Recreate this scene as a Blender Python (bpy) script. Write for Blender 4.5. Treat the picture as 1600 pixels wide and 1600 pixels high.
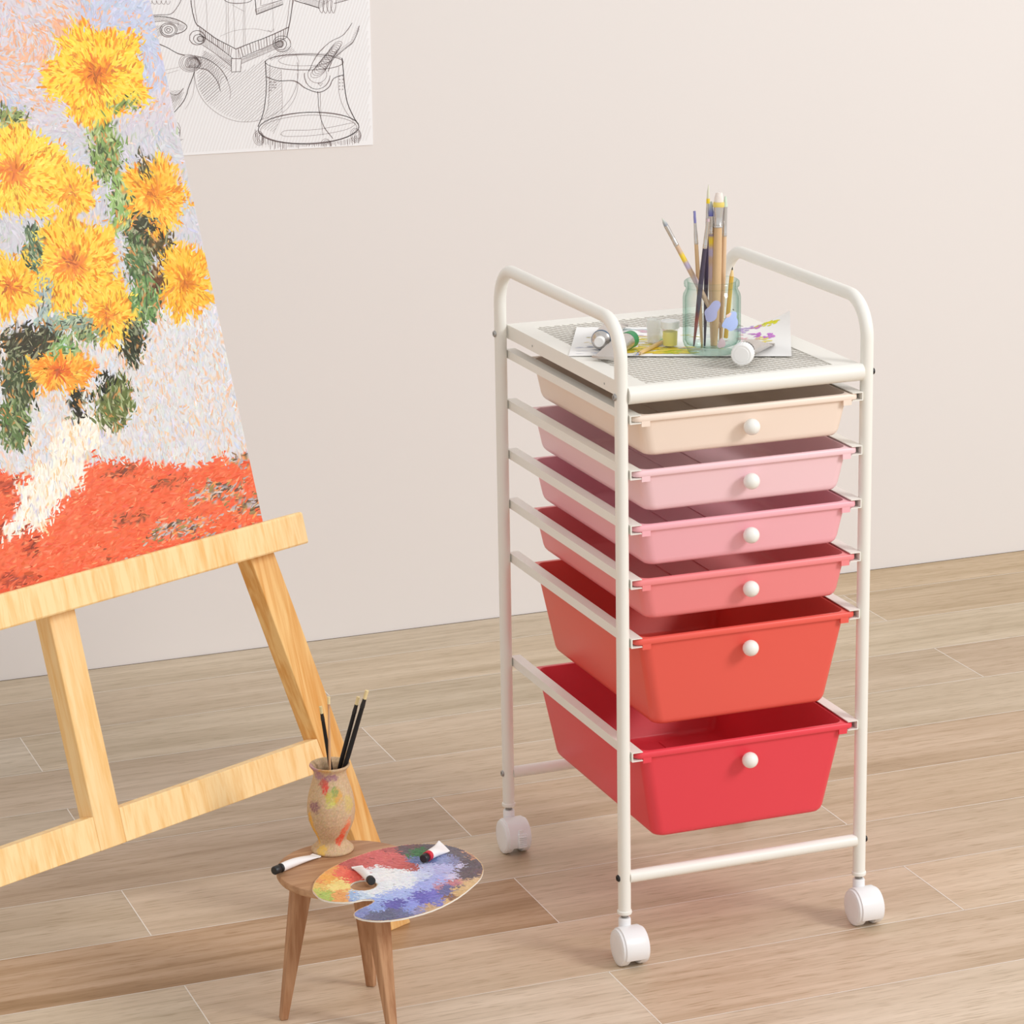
import bpy, math, random
import numpy as np
from mathutils import Vector, Matrix
from mathutils.geometry import tessellate_polygon

for o in list(bpy.data.objects):
    bpy.data.objects.remove(o)
SC = bpy.context.scene
COL = SC.collection
RNG = random.Random(11)

# ------------------------------------------------------------------ camera
FPX, YAW, PITCH, ROLL = 4620.5, 0.358121, 0.264602, -0.0168055
CAM = Vector((-1.25891, -3.00607, 1.43565))
fwd = Vector((math.sin(YAW) * math.cos(PITCH), math.cos(YAW) * math.cos(PITCH), -math.sin(PITCH)))
rgt = Vector((math.cos(YAW), -math.sin(YAW), 0))
upv = rgt.cross(fwd)
cr, sr = math.cos(ROLL), math.sin(ROLL)
RGT = cr * rgt + sr * upv
UPV = -sr * rgt + cr * upv
FWD = fwd
cd = bpy.data.cameras.new('camera')
cam = bpy.data.objects.new('camera', cd)
COL.objects.link(cam)
cd.sensor_width = 36.0
cd.lens = FPX / 1600 * 36.0
cd.clip_start = 0.05
cd.clip_end = 60
M3 = Matrix((RGT, UPV, -FWD)).transposed()
cam.matrix_world = Matrix.Translation(CAM) @ M3.to_4x4()
SC.camera = cam

# ------------------------------------------------------------------ light
world = bpy.data.worlds.new('room_light')
SC.world = world
world.use_nodes = True
bg = world.node_tree.nodes['Background']
bg.inputs[0].default_value = (1.0, 0.998, 0.995, 1)
bg.inputs[1].default_value = 0.78


def area_light(name, loc, target, size, power, color):
    ld = bpy.data.lights.new(name, 'AREA')
    ld.shape = 'DISK'
    ld.size = size
    ld.energy = power
    ld.color = color
    lo = bpy.data.objects.new(name, ld)
    COL.objects.link(lo)
    lo.location = loc
    lo.rotation_euler = (Vector(target) - Vector(loc)).to_track_quat('-Z', 'Y').to_euler()
    return lo


area_light('window_light', (3.0, -3.1, 3.0), (0.1, 0.3, 0.3), 1.5, 126, (1.0, 0.99, 0.98))

vs = SC.view_settings
SC.display_settings.display_device = 'sRGB'
vs.view_transform = 'Standard'
vs.look = 'None'
vs.gamma = 1.0
vs.exposure = 0.0
vs.use_curve_mapping = False


# ------------------------------------------------------------------ pixel helpers
def ray(u, v):
    return (RGT * ((u - 800) / FPX) + UPV * (-(v - 800) / FPX) + FWD).normalized()


def on_plane(u, v, O, n):
    d = ray(u, v)
    return CAM + d * ((Vector(O) - CAM).dot(n) / d.dot(n))


def on_z(u, v, z):
    return on_plane(u, v, (0, 0, z), Vector((0, 0, 1)))


def project(P):
    q = Vector(P) - CAM
    w = q.dot(FWD)
    return 800 + FPX * q.dot(RGT) / w, 800 - FPX * q.dot(UPV) / w


def lin(c):
    def f(x):
        x = x / 255.0
        return x / 12.92 if x <= 0.04045 else ((x + 0.055) / 1.055) ** 2.4
    return (f(c[0]), f(c[1]), f(c[2]), 1.0)


# ------------------------------------------------------------------ materials
def new_mat(name):
    m = bpy.data.materials.new(name)
    m.use_nodes = True
    nt = m.node_tree
    b = nt.nodes['Principled BSDF']
    return m, nt, b


def plain(name, rgb, rough=0.5, metal=0.0, noise=0.03, nscale=40.0, coat=0.0, spec=0.5):
    m, nt, b = new_mat(name)
    c = lin(rgb)
    tc = nt.nodes.new('ShaderNodeTexCoord')
    nz = nt.nodes.new('ShaderNodeTexNoise')
    nz.inputs['Scale'].default_value = nscale
    nz.inputs['Detail'].default_value = 3
    nt.links.new(tc.outputs['Object'], nz.inputs['Vector'])
    mx = nt.nodes.new('ShaderNodeMix')
    mx.data_type = 'RGBA'
    mx.inputs[6].default_value = tuple(x * (1 - noise) for x in c[:3]) + (1,)
    mx.inputs[7].default_value = tuple(min(1, x * (1 + noise)) for x in c[:3]) + (1,)
    nt.links.new(nz.outputs[0], mx.inputs[0])
    nt.links.new(mx.outputs[2], b.inputs['Base Color'])
    b.inputs['Roughness'].default_value = rough
    b.inputs['Metallic'].default_value = metal
    b.inputs['Coat Weight'].default_value = coat
    b.inputs['Specular IOR Level'].default_value = spec
    return m


def plastic(name, rgb, trans=0.06):
    m, nt, b = new_mat(name)
    c = lin(rgb)
    b.inputs['Base Color'].default_value = c
    b.inputs['Roughness'].default_value = 0.33
    b.inputs['Specular IOR Level'].default_value = 0.4
    tr = nt.nodes.new('ShaderNodeBsdfTranslucent')
    tr.inputs[0].default_value = c
    mx = nt.nodes.new('ShaderNodeMixShader')
    mx.inputs[0].default_value = trans
    out = nt.nodes['Material Output']
    nt.links.new(b.outputs[0], mx.inputs[1])
    nt.links.new(tr.outputs[0], mx.inputs[2])
    nt.links.new(mx.outputs[0], out.inputs[0])
    tc = nt.nodes.new('ShaderNodeTexCoord')
    nz = nt.nodes.new('ShaderNodeTexNoise')
    nz.inputs['Scale'].default_value = 300
    nt.links.new(tc.outputs['Object'], nz.inputs['Vector'])
    bp = nt.nodes.new('ShaderNodeBump')
    bp.inputs['Strength'].default_value = 0.03
    bp.inputs['Distance'].default_value = 0.001
    nt.links.new(nz.outputs[0], bp.inputs['Height'])
    nt.links.new(bp.outputs[0], b.inputs['Normal'])
    return m


def vcol(name, rough=0.6, noise=0.0, nscale=200.0, spec=0.3):
    m, nt, b = new_mat(name)
    at = nt.nodes.new('ShaderNodeAttribute')
    at.attribute_name = 'Col'
    src = at.outputs['Color']
    if noise:
        tc = nt.nodes.new('ShaderNodeTexCoord')
        nz = nt.nodes.new('ShaderNodeTexNoise')
        nz.inputs['Scale'].default_value = nscale
        nz.inputs['Detail'].default_value = 5
        nt.links.new(tc.outputs['Object'], nz.inputs['Vector'])
        mr = nt.nodes.new('ShaderNodeMapRange')
        mr.inputs[3].default_value = 1 - noise
        mr.inputs[4].default_value = 1 + noise
        nt.links.new(nz.outputs[0], mr.inputs[0])
        mx = nt.nodes.new('ShaderNodeVectorMath')
        mx.operation = 'SCALE'
        nt.links.new(src, mx.inputs[0])
        nt.links.new(mr.outputs[0], mx.inputs['Scale'])
        src = mx.outputs[0]
    nt.links.new(src, b.inputs['Base Color'])
    b.inputs['Roughness'].default_value = rough
    b.inputs['Specular IOR Level'].default_value = spec
    return m


def wood(name, light, dark, along='X', fine=60.0, coarse=7.0, rough=0.5, contrast=(0.35, 0.68), stretch=0.05):
    """grain stripes running along one local axis"""
    m, nt, b = new_mat(name)
    tc = nt.nodes.new('ShaderNodeTexCoord')
    mp = nt.nodes.new('ShaderNodeMapping')
    sc = {'X': (stretch, 1, 1), 'Y': (1, stretch, 1), 'Z': (1, 1, stretch)}[along]
    mp.inputs['Scale'].default_value = sc
    oi = nt.nodes.new('ShaderNodeObjectInfo')
    av = nt.nodes.new('ShaderNodeVectorMath')
    av.operation = 'ADD'
    nt.links.new(tc.outputs['Object'], av.inputs[0])
    nt.links.new(oi.outputs['Random'], av.inputs[1])
    nt.links.new(av.outputs[0], mp.inputs['Vector'])
    n1 = nt.nodes.new('ShaderNodeTexNoise')
    n1.inputs['Scale'].default_value = fine
    n1.inputs['Detail'].default_value = 4
    n1.inputs['Distortion'].default_value = 0.6
    n2 = nt.nodes.new('ShaderNodeTexNoise')
    n2.inputs['Scale'].default_value = fine * 4
    n2.inputs['Detail'].default_value = 2
    nt.links.new(mp.outputs[0], n1.inputs['Vector'])
    nt.links.new(mp.outputs[0], n2.inputs['Vector'])
    ad = nt.nodes.new('ShaderNodeMath')
    ad.operation = 'MULTIPLY_ADD'
    ad.inputs[1].default_value = 0.3
    nt.links.new(n2.outputs[0], ad.inputs[0])
    nt.links.new(n1.outputs[0], ad.inputs[2])
    mr = nt.nodes.new('ShaderNodeMapRange')
    mr.inputs[1].default_value = contrast[0] + 0.15
    mr.inputs[2].default_value = contrast[1] + 0.15
    nt.links.new(ad.outputs[0], mr.inputs[0])
    mx = nt.nodes.new('ShaderNodeMix')
    mx.data_type = 'RGBA'
    mx.inputs[6].default_value = lin(light)
    mx.inputs[7].default_value = lin(dark)
    nt.links.new(mr.outputs[0], mx.inputs[0])
    nt.links.new(mx.outputs[2], b.inputs['Base Color'])
    b.inputs['Roughness'].default_value = rough
    b.inputs['Specular IOR Level'].default_value = 0.3
    return m


def glass(name, rgb, rough=0.0):
    m, nt, b = new_mat(name)
    b.inputs['Base Color'].default_value = lin(rgb)
    b.inputs['Transmission Weight'].default_value = 1.0
    b.inputs['Roughness'].default_value = rough
    b.inputs['IOR'].default_value = 1.45
    return m


def clear(name, rgb, amount, rough=0.05, ior=1.45):
    """thin clear wall: mostly see-through, with a share of true glass or body colour"""
    m, nt, b = new_mat(name)
    b.inputs['Base Color'].default_value = lin(rgb)
    b.inputs['Roughness'].default_value = rough
    b.inputs['IOR'].default_value = ior
    tr = nt.nodes.new('ShaderNodeBsdfTransparent')
    tr.inputs[0].default_value = lin((254, 254, 254))
    mx = nt.nodes.new('ShaderNodeMixShader')
    mx.inputs[0].default_value = amount
    nt.links.new(tr.outputs[0], mx.inputs[1])
    nt.links.new(b.outputs[0], mx.inputs[2])
    nt.links.new(mx.outputs[0], nt.nodes['Material Output'].inputs[0])
    return m, b


def floor_mat():
    m, nt, b = new_mat('floor_wood')
    L = nt.links.new
    tone = nt.nodes.new('ShaderNodeAttribute')
    tone.attribute_name = 'Col'
    grain = nt.nodes.new('ShaderNodeAttribute')
    grain.attribute_name = 'grain'
    seed = nt.nodes.new('ShaderNodeAttribute')
    seed.attribute_name = 'seed'
    tc = nt.nodes.new('ShaderNodeTexCoord')
    cb = nt.nodes.new('ShaderNodeCombineXYZ')
    ml = nt.nodes.new('ShaderNodeMath')
    ml.operation = 'MULTIPLY'
    ml.inputs[1].default_value = 17.0
    L(seed.outputs['Fac'], ml.inputs[0])
    L(ml.outputs[0], cb.inputs[0])
    L(ml.outputs[0], cb.inputs[1])
    L(ml.outputs[0], cb.inputs[2])
    av = nt.nodes.new('ShaderNodeVectorMath')
    av.operation = 'ADD'
    L(tc.outputs['Object'], av.inputs[0])
    L(cb.outputs[0], av.inputs[1])

    def noise(scale, sc, detail=4, dist=0.0):
        mp = nt.nodes.new('ShaderNodeMapping')
        mp.inputs['Scale'].default_value = sc
        L(av.outputs[0], mp.inputs['Vector'])
        n = nt.nodes.new('ShaderNodeTexNoise')
        n.inputs['Scale'].default_value = scale
        n.inputs['Detail'].default_value = detail
        n.inputs['Distortion'].default_value = dist
        L(mp.outputs[0], n.inputs['Vector'])
        return n.outputs[0]

    def rng(src, a, bb, lo, hi):
        r = nt.nodes.new('ShaderNodeMapRange')
        r.inputs[1].default_value = a
        r.inputs[2].default_value = bb
        r.inputs[3].default_value = lo
        r.inputs[4].default_value = hi
        L(src, r.inputs[0])
        return r.outputs[0]

    def mul(a, bb):
        x = nt.nodes.new('ShaderNodeMath')
        x.operation = 'MULTIPLY'
        L(a, x.inputs[0])
        L(bb, x.inputs[1])
        return x.outputs[0]
    broad = rng(noise(6.0, (0.28, 2.6, 1), 5, 0.6), 0.3, 0.7, 0.88, 1.10)
    mid = rng(noise(34.0, (0.10, 2.6, 1), 5, 0.4), 0.35, 0.72, 1.07, 0.89)
    pores = rng(noise(190.0, (0.16, 2.0, 1), 2, 0.2), 0.54, 0.74, 1.0, 0.74)
    val = mul(mul(broad, mid), pores)
    # pronounced figure on some boards
    wn = noise(9.0, (0.11, 3.0, 1), 6, 0.9)
    fig = rng(wn, 0.47, 0.62, 1.0, 0.62)
    one = nt.nodes.new('ShaderNodeMix')
    one.data_type = 'FLOAT'
    one.inputs[2].default_value = 1.0
    L(grain.outputs['Fac'], one.inputs[0])
    L(fig, one.inputs[3])
    val = mul(val, one.outputs[0])
    sat = nt.nodes.new('ShaderNodeGamma')
    vm = nt.nodes.new('ShaderNodeVectorMath')
    vm.operation = 'SCALE'
    L(tone.outputs['Color'], vm.inputs[0])
    L(val, vm.inputs['Scale'])
    # warmer where darker
    hs = nt.nodes.new('ShaderNodeHueSaturation')
    L(vm.outputs[0], hs.inputs['Color'])
    sm = rng(val, 0.6, 1.1, 1.3, 0.95)
    L(sm, hs.inputs['Saturation'])
    L(hs.outputs[0], b.inputs['Base Color'])
    nt.nodes.remove(sat)
    b.inputs['Roughness'].default_value = 0.42
    b.inputs['Specular IOR Level'].default_value = 0.35
    return m


WHITE_METAL = plain('white_powder_coat', (243, 241, 234), 0.35, 0, 0.01, 60, spec=0.4)
WHITE_PLASTIC = plain('white_plastic', (240, 239, 240), 0.32, 0, 0.01, 30)
GREY_STEEL = plain('grey_steel', (170, 168, 165), 0.35, 0.5, 0.05)
DARK_STEEL = plain('dark_bolt_steel', (50, 50, 52), 0.4, 0.6, 0.05)
KNOB = plain('knob_plastic', (246, 245, 240), 0.25, 0, 0.005, 30, spec=0.5)
EASEL_ALONG = wood('easel_pine_along', (249, 206, 138), (229, 166, 88), 'Z', 85, stretch=0.05, contrast=(0.38, 0.66))
EASEL_MAST = wood('easel_pine_mast', (254, 220, 164), (244, 196, 126), 'Z', 95, stretch=0.08, contrast=(0.40, 0.70))
EASEL_ACROSS = wood('easel_pine_across', (255, 223, 166), (242, 190, 116), 'Z', 105, stretch=0.12, contrast=(0.42, 0.76))
STOOL_LEG = wood('stool_leg_oak', (196, 152, 116), (160, 112, 78), 'Z', 90, stretch=0.07)
STOOL_TOP = wood('stool_seat_oak', (198, 156, 120), (166, 122, 88), 'X', 60, stretch=0.10)
VCOL = vcol('paint', 0.55, 0.06, 250)
VCOL_GLOSS = vcol('handle_finish', 0.35)
PAPER = plain('white_paper', (250, 249, 248), 0.8, 0, 0.01, 80, spec=0.2)
BLACK_PLASTIC = plain('black_plastic', (34, 34, 36), 0.45, 0, 0.05)
WALL_PAINT = plain('wall_paint', (235, 231, 229), 0.9, 0, 0.008, 3, spec=0.1)


# ------------------------------------------------------------------ mesh builder
class MB:
    def __init__(self):
        self.v, self.f, self.m, self.c = [], [], [], []
        self.col = (1, 1, 1, 1)

    def vert(self, p, c=None):
        self.v.append((p[0], p[1], p[2]))
        self.c.append(c or self.col)
        return len(self.v) - 1

    def face(self, idx, mi=0):
        self.f.append(tuple(idx))
        self.m.append(mi)

    def box(self, c, s, mi=0, mat=None):
        x, y, z = s[0] / 2, s[1] / 2, s[2] / 2
        P = [Vector((sx * x, sy * y, sz * z)) for sz in (-1, 1) for sy in (-1, 1) for sx in (-1, 1)]
        if mat is not None:
            P = [mat @ p for p in P]
        i = [self.vert(p + Vector(c)) for p in P]
        for q in ((0, 2, 3, 1), (4, 5, 7, 6), (0, 1, 5, 4), (2, 6, 7, 3), (1, 3, 7, 5), (0, 4, 6, 2)):
            self.face([i[k] for k in q], mi)

    def hexa(self, P, mi=0):
        """8 points: bottom 4 (ccw from above) then top 4"""
        i = [self.vert(p) for p in P]
        for q in ((3, 2, 1, 0), (4, 5, 6, 7), (0, 1, 5, 4), (1, 2, 6, 5), (2, 3, 7, 6), (3, 0, 4, 7)):
            self.face([i[k] for k in q], mi)

    def rings(self, loops, closed=True, cap0=True, cap1=True, mi=0, cols=None):
        idx = []
        for k, lp in enumerate(loops):
            idx.append([self.vert(p, cols[k] if cols else None) for p in lp])
        n = len(loops[0])
        for a, b in zip(idx[:-1], idx[1:]):
            for j in range(n if closed else n - 1):
                jj = (j + 1) % n
                self.face((a[j], a[jj], b[jj], b[j]), mi)
        if cap0:
            self.face(idx[0][::-1], mi)
        if cap1:
            self.face(idx[-1], mi)
        return idx

    def lathe(self, prof, seg=32, origin=(0, 0, 0), mat=None, cap0=True, cap1=True, mi=0, sx=1.0, sy=1.0, colf=None):
        loops, cols = [], []
        for r, z in prof:
            lp = []
            for k in range(seg):
                a = 2 * math.pi * k / seg
                p = Vector((r * math.cos(a) * sx, r * math.sin(a) * sy, z))
                if mat is not None:
                    p = mat @ p
                lp.append(p + Vector(origin))
            loops.append(lp)
            cols.append(colf(r, z) if colf else None)
        return self.rings(loops, True, cap0, cap1, mi, cols if colf else None)

    def tube(self, pts, r, seg=20, mi=0, cap=True):
        pts = [Vector(p) for p in pts]
        loops = []
        t0 = (pts[1] - pts[0]).normalized()
        u = t0.orthogonal().normalized()
        for k, p in enumerate(pts):
            if k == 0:
                t = t0
            elif k == len(pts) - 1:
                t = (pts[-1] - pts[-2]).normalized()
            else:
                t = ((pts[k + 1] - p).normalized() + (p - pts[k - 1]).normalized()).normalized()
            u = (u - t * u.dot(t)).normalized()
            w = t.cross(u)
            rr = r[k] if isinstance(r, (list, tuple)) else r
            loops.append([p + (u * math.cos(2 * math.pi * j / seg) + w * math.sin(2 * math.pi * j / seg)) * rr for j in range(seg)])
        self.rings(loops, True, cap, cap, mi)

    def prism(self, outer, z0, z1, holes=(), mi_top=0, mi_side=0):
        loops = [outer] + list(holes)
        tri = tessellate_polygon([[Vector((p[0], p[1], 0)) for p in lp] for lp in loops])
        flat = [p for lp in loops for p in lp]
        top = [self.vert((p[0], p[1], z1)) for p in flat]
        bot = [self.vert((p[0], p[1], z0)) for p in flat]
        for t in tri:
            a, b, c = (flat[k] for k in t)
            ar = (b[0] - a[0]) * (c[1] - a[1]) - (b[1] - a[1]) * (c[0] - a[0])
            t = t if ar > 0 else t[::-1]
            self.face([top[k] for k in t], mi_top)
            self.face([bot[k] for k in t[::-1]], mi_side)
        o = 0
        for lp in loops:
            n = len(lp)
            for j in range(n):
                a, b = o + j, o + (j + 1) % n
                self.face((bot[a], bot[b], top[b], top[a]), mi_side)
            o += n

    def sphere(self, c, r, seg=24, rg=14, mi=0, sc=(1, 1, 1)):
        loops = []
        for k in range(1, rg):
            th = math.pi * k / rg
            loops.append([Vector((c[0] + r * sc[0] * math.sin(th) * math.cos(2 * math.pi * j / seg),
                                  c[1] + r * sc[1] * math.sin(th) * math.sin(2 * math.pi * j / seg),
                                  c[2] - r * sc[2] * math.cos(th))) for j in range(seg)])
        self.rings(loops, True, True, True, mi)

    def build(self, name, mats, parent=None, smooth=40, bevel=0.0, colors=False, matrix=None, bseg=2):
        me = bpy.data.meshes.new(name)
        me.from_pydata(self.v, [], self.f)
        if not isinstance(mats, (list, tuple)):
            mats = [mats]
        for m in mats:
            me.materials.append(m)
        me.polygons.foreach_set('material_index', self.m)
        if colors:
            at = me.color_attributes.new('Col', 'FLOAT_COLOR', 'POINT')
            at.data.foreach_set('color', np.array(self.c, dtype=np.float32).ravel())
        me.update()
        if smooth:
            me.shade_smooth()
            me.set_sharp_from_angle(angle=math.radians(smooth))
        o = bpy.data.objects.new(name, me)
        COL.objects.link(o)
        if matrix is not None:
            o.matrix_basis = matrix
        if parent is not None:
            o.parent = parent
        if bevel:
            bm = o.modifiers.new('edge_round', 'BEVEL')
            bm.width = bevel
            bm.segments = bseg
            bm.limit_method = 'ANGLE'
            bm.angle_limit = math.radians(40)
        return o


def tag(o, label, cat, group=None, kind=None):
    o['label'] = label
    o['category'] = cat
    if group:
        o['group'] = group
    if kind:
        o['kind'] = kind
    return o


def empty(name, loc=(0, 0, 0), rot=None):
    o = bpy.data.objects.new(name, None)
    o.empty_display_size = 0.02
    COL.objects.link(o)
    o.matrix_basis = Matrix.Translation(loc) @ (rot.to_4x4() if rot is not None else Matrix.Identity(4))
    return o


def basis(x, y, z):
    return Matrix((x, y, z)).transposed()


def axis_frame(a, b, side=None):
    """rotation taking +Z to the direction a->b; local X close to side"""
    z = (Vector(b) - Vector(a)).normalized()
    s = Vector(side) if side is not None else (z.orthogonal())
    x = (s - z * s.dot(z)).normalized()
    return basis(x, z.cross(x), z)


def mixc(a, b, t):
    return tuple(a[i] * (1 - t) + b[i] * t for i in range(3))


def jit(c, rng, amt=12):
    d = rng.gauss(0, amt)
    return tuple(max(0, min(255, x + d + rng.gauss(0, amt * 0.5))) for x in c)


# brush-stroke ribbons laid on any surface given by fn(a, b, height) -> point
def stroke(mb, fn, a, b, ang, L, w, rgb, h, rng, bend=0.3, seg=3, mi=0, streak=6):
    ang0 = ang - bend / 2
    x, y = a - math.cos(ang) * L / 2, b - math.sin(ang) * L / 2
    prev = None
    edge = lin(jit(rgb, rng, streak))
    core = lin(jit(rgb, rng, streak))
    for k in range(seg + 1):
        t = k / seg
        aa = ang0 + bend * t
        ww = w * (0.55, 1.0, 0.95, 0.3)[min(3, int(t * 3 + 0.01))] / 2
        nx, ny = -math.sin(aa) * ww, math.cos(aa) * ww
        i0 = mb.vert(fn(x + nx, y + ny, h), edge)
        i1 = mb.vert(fn(x - nx, y - ny, h), core)
        if prev:
            mb.face((prev[1], i1, i0, prev[0]), mi)
        prev = (i0, i1)
        x += math.cos(aa) * L / seg
        y += math.sin(aa) * L / seg


# ================================================================== SETTING
WALL_Y = 1.347
m = MB()
m.box((0.4, WALL_Y + 0.05, 1.5), (8, 0.1, 3.0))
wall = m.build('wall_back', WALL_PAINT, smooth=0)
tag(wall, 'plain warm off-white painted wall behind the cart and easel', 'wall', kind='structure')

FLOOR_WOOD = floor_mat()
SEAM = plain('floor_seam', (240, 232, 222), 0.6, 0, 0.02)
GAP = plain('shadow_gap', (120, 104, 88), 0.8, 0, 0.05)
tones = {
    (-1, 0): ((224, 207, 183), 0), (-1, 1): ((222, 205, 182), 0),
    (0, 0): ((224, 209, 188), 0), (0, 1): ((207, 182, 154), 0), (0, 2): ((214, 195, 168), 0),
    (1, 0): ((204, 188, 162), 0), (1, 1): ((207, 184, 156), 0), (1, 2): ((216, 192, 163), 0),
    (2, 0): ((188, 156, 124), 0.65), (2, 1): ((203, 180, 153), 0.1), (2, 2): ((205, 178, 150), 0),
    (3, 0): ((190, 172, 147), 0), (3, 1): ((204, 182, 156), 0.1), (3, 2): ((204, 177, 147), 0.1),
    (4, 0): ((180, 156, 132), 0.15), (4, 1): ((196, 166, 136), 0.1), (4, 2): ((190, 165, 138), 0),
    (5, 0): ((192, 178, 157), 0), (5, 1): ((196, 174, 148), 0), (5, 2): ((200, 182, 156), 0.1),
    (6, 0): ((190, 172, 150), 0), (6, 1): ((196, 176, 150), 0.15), (6, 2): ((190, 165, 138), 0.1),
    (7, 0): ((206, 197, 180), 0), (7, 1): ((192, 178, 153), 0), (7, 2): ((206, 190, 162), 0),
    (8, 0): ((196, 180, 156), 0.1), (8, 1): ((206, 188, 160), 0.1), (8, 2): ((200, 176, 142), 0.2),
    (9, 0): ((186, 168, 142), 0.1), (9, 1): ((204, 190, 166), 0), (9, 2): ((196, 170, 132), 0.6),
}
m = MB()
grains, seeds = [], []
PW, PL = 0.1572, 0.947
frng = random.Random(5)
seams = []
for r in range(-30, 10):
    y0 = -0.184 + PW * r
    y1 = min(y0 + PW, WALL_Y)
    base = -0.032 if r % 2 == 0 else 0.442 - PL
    if r == 9:
        base = 0.442 - PL
    for k in range(-4, 5):
        x0 = base + PL * (k - 1)
        x1 = x0 + PL
        if r >= -1:
            kk = k if r % 2 == 0 else k
        tone, gr = tones.get((r, k), (jit((202, 182, 156), frng, 7), frng.choice((0, 0, 0, 0.3, 0.6))))
        if (r, k) != (2, 0):
            tone = mixc(tone, (203, 182, 159), 0.42)
        sd = frng.random()
        m.col = lin(tone)
        i = [m.vert(p) for p in ((x0, y0, 0), (x1, y0, 0), (x1, y1, 0), (x0, y1, 0))]
        grains += [gr] * 4
        seeds += [sd] * 4
        m.face(i, 0)
        seams.append((x0 - 0.0007, y0, x0 + 0.0007, y1))
    seams.append((-4, y0 - 0.0007, 5, y0 + 0.0007))
m.col = (0.7, 0.65, 0.6, 1)
for x0, y0, x1, y1 in seams:
    i = [m.vert(p) for p in ((x0, y0, 0.0002), (x1, y0, 0.0002), (x1, y1, 0.0002), (x0, y1, 0.0002))]
    grains += [0] * 4
    seeds += [0] * 4
    m.face(i, 1)
i = [m.vert(p) for p in ((-4, WALL_Y - 0.002, 0.0003), (5, WALL_Y - 0.002, 0.0003), (5, WALL_Y, 0.0003), (-4, WALL_Y, 0.0003))]
grains += [0] * 4
seeds += [0] * 4
m.face(i, 2)
floor = m.build('floor', [FLOOR_WOOD, SEAM, GAP], smooth=0, colors=True)
for nm, arr in (('grain', grains), ('seed', seeds)):
    at = floor.data.attributes.new(nm, 'FLOAT', 'POINT')
    at.data.foreach_set('value', np.array(arr, dtype=np.float32))
tag(floor, 'beige wood plank floor with thin pale seams', 'floor', kind='structure')

# ================================================================== CART
W, D, HH = 0.31, 0.388, 0.7708
PR = 0.0077
ZF = 0.0585
cart = empty('storage_cart', (W / 2, D / 2, 0))
tag(cart, 'white metal rolling cart with six drawers shading from peach to red', 'cart')
OFF = Matrix.Translation((-W / 2, -D / 2, 0))


def cpart(mb, name, mats, parent=None, **k):
    o = mb.build(name, mats, parent=parent if parent is not None else cart, **k)
    if parent is None:
        o.matrix_basis = OFF
    return o


BR = 0.046
for sx in (0, W):
    s = 1 if sx else -1
    m = MB()
    pts = [(sx, 0, ZF + 0.003)] + [(sx, 0, z) for z in (0.2, 0.45, 0.65)]
    for k in range(0, 11):
        a = math.pi / 2 * k / 10
        pts.append((sx, BR - BR * math.cos(a), HH - BR + BR * math.sin(a)))
    pts.append((sx, D / 2, HH))
    for k in range(0, 11):
        a = math.pi / 2 * k / 10
        pts.append((sx, D - BR + BR * math.sin(a), HH - BR + BR * math.cos(a)))
    pts += [(sx, D, z) for z in (0.65, 0.45, 0.2)] + [(sx, D, ZF + 0.003)]
    m.tube(pts, PR, 24)
    for y in (0, D):
        m.lathe([(PR, ZF + 0.0048), (0.0087, ZF + 0.0040), (0.0090, ZF + 0.0016), (0.0084, ZF), (0.004, ZF)], 24, (sx, y, 0))
    fr = cpart(m, 'side_frame', WHITE_METAL)
    for y in (0, D):
        for z, mt in ((0.6860, GREY_STEEL if s < 0 else DARK_STEEL), (0.1041, DARK_STEEL if (s > 0 or y == 0) else GREY_STEEL)):
            m = MB()
            R = Matrix.Rotation(s * math.pi / 2, 3, 'Y')
            m.lathe([(0.0042, 0.0), (0.0042, 0.0012), (0.0034, 0.0024), (0.0019, 0.0025), (0.0017, 0.0014)], 18,
                    (sx + s * PR * 0.92, y, z), R, cap0=True)
            m.build('bolt', mt, parent=fr)

for y, zz in ((0, 0.1041), (D, 0.1041)):
    m = MB()
    m.tube([(PR * 0.75, y, zz), (W - PR * 0.75, y, zz)], 0.0076, 24)
    cpart(m, 'front_crossbar' if y == 0 else 'rear_crossbar', WHITE_METAL)

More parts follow.
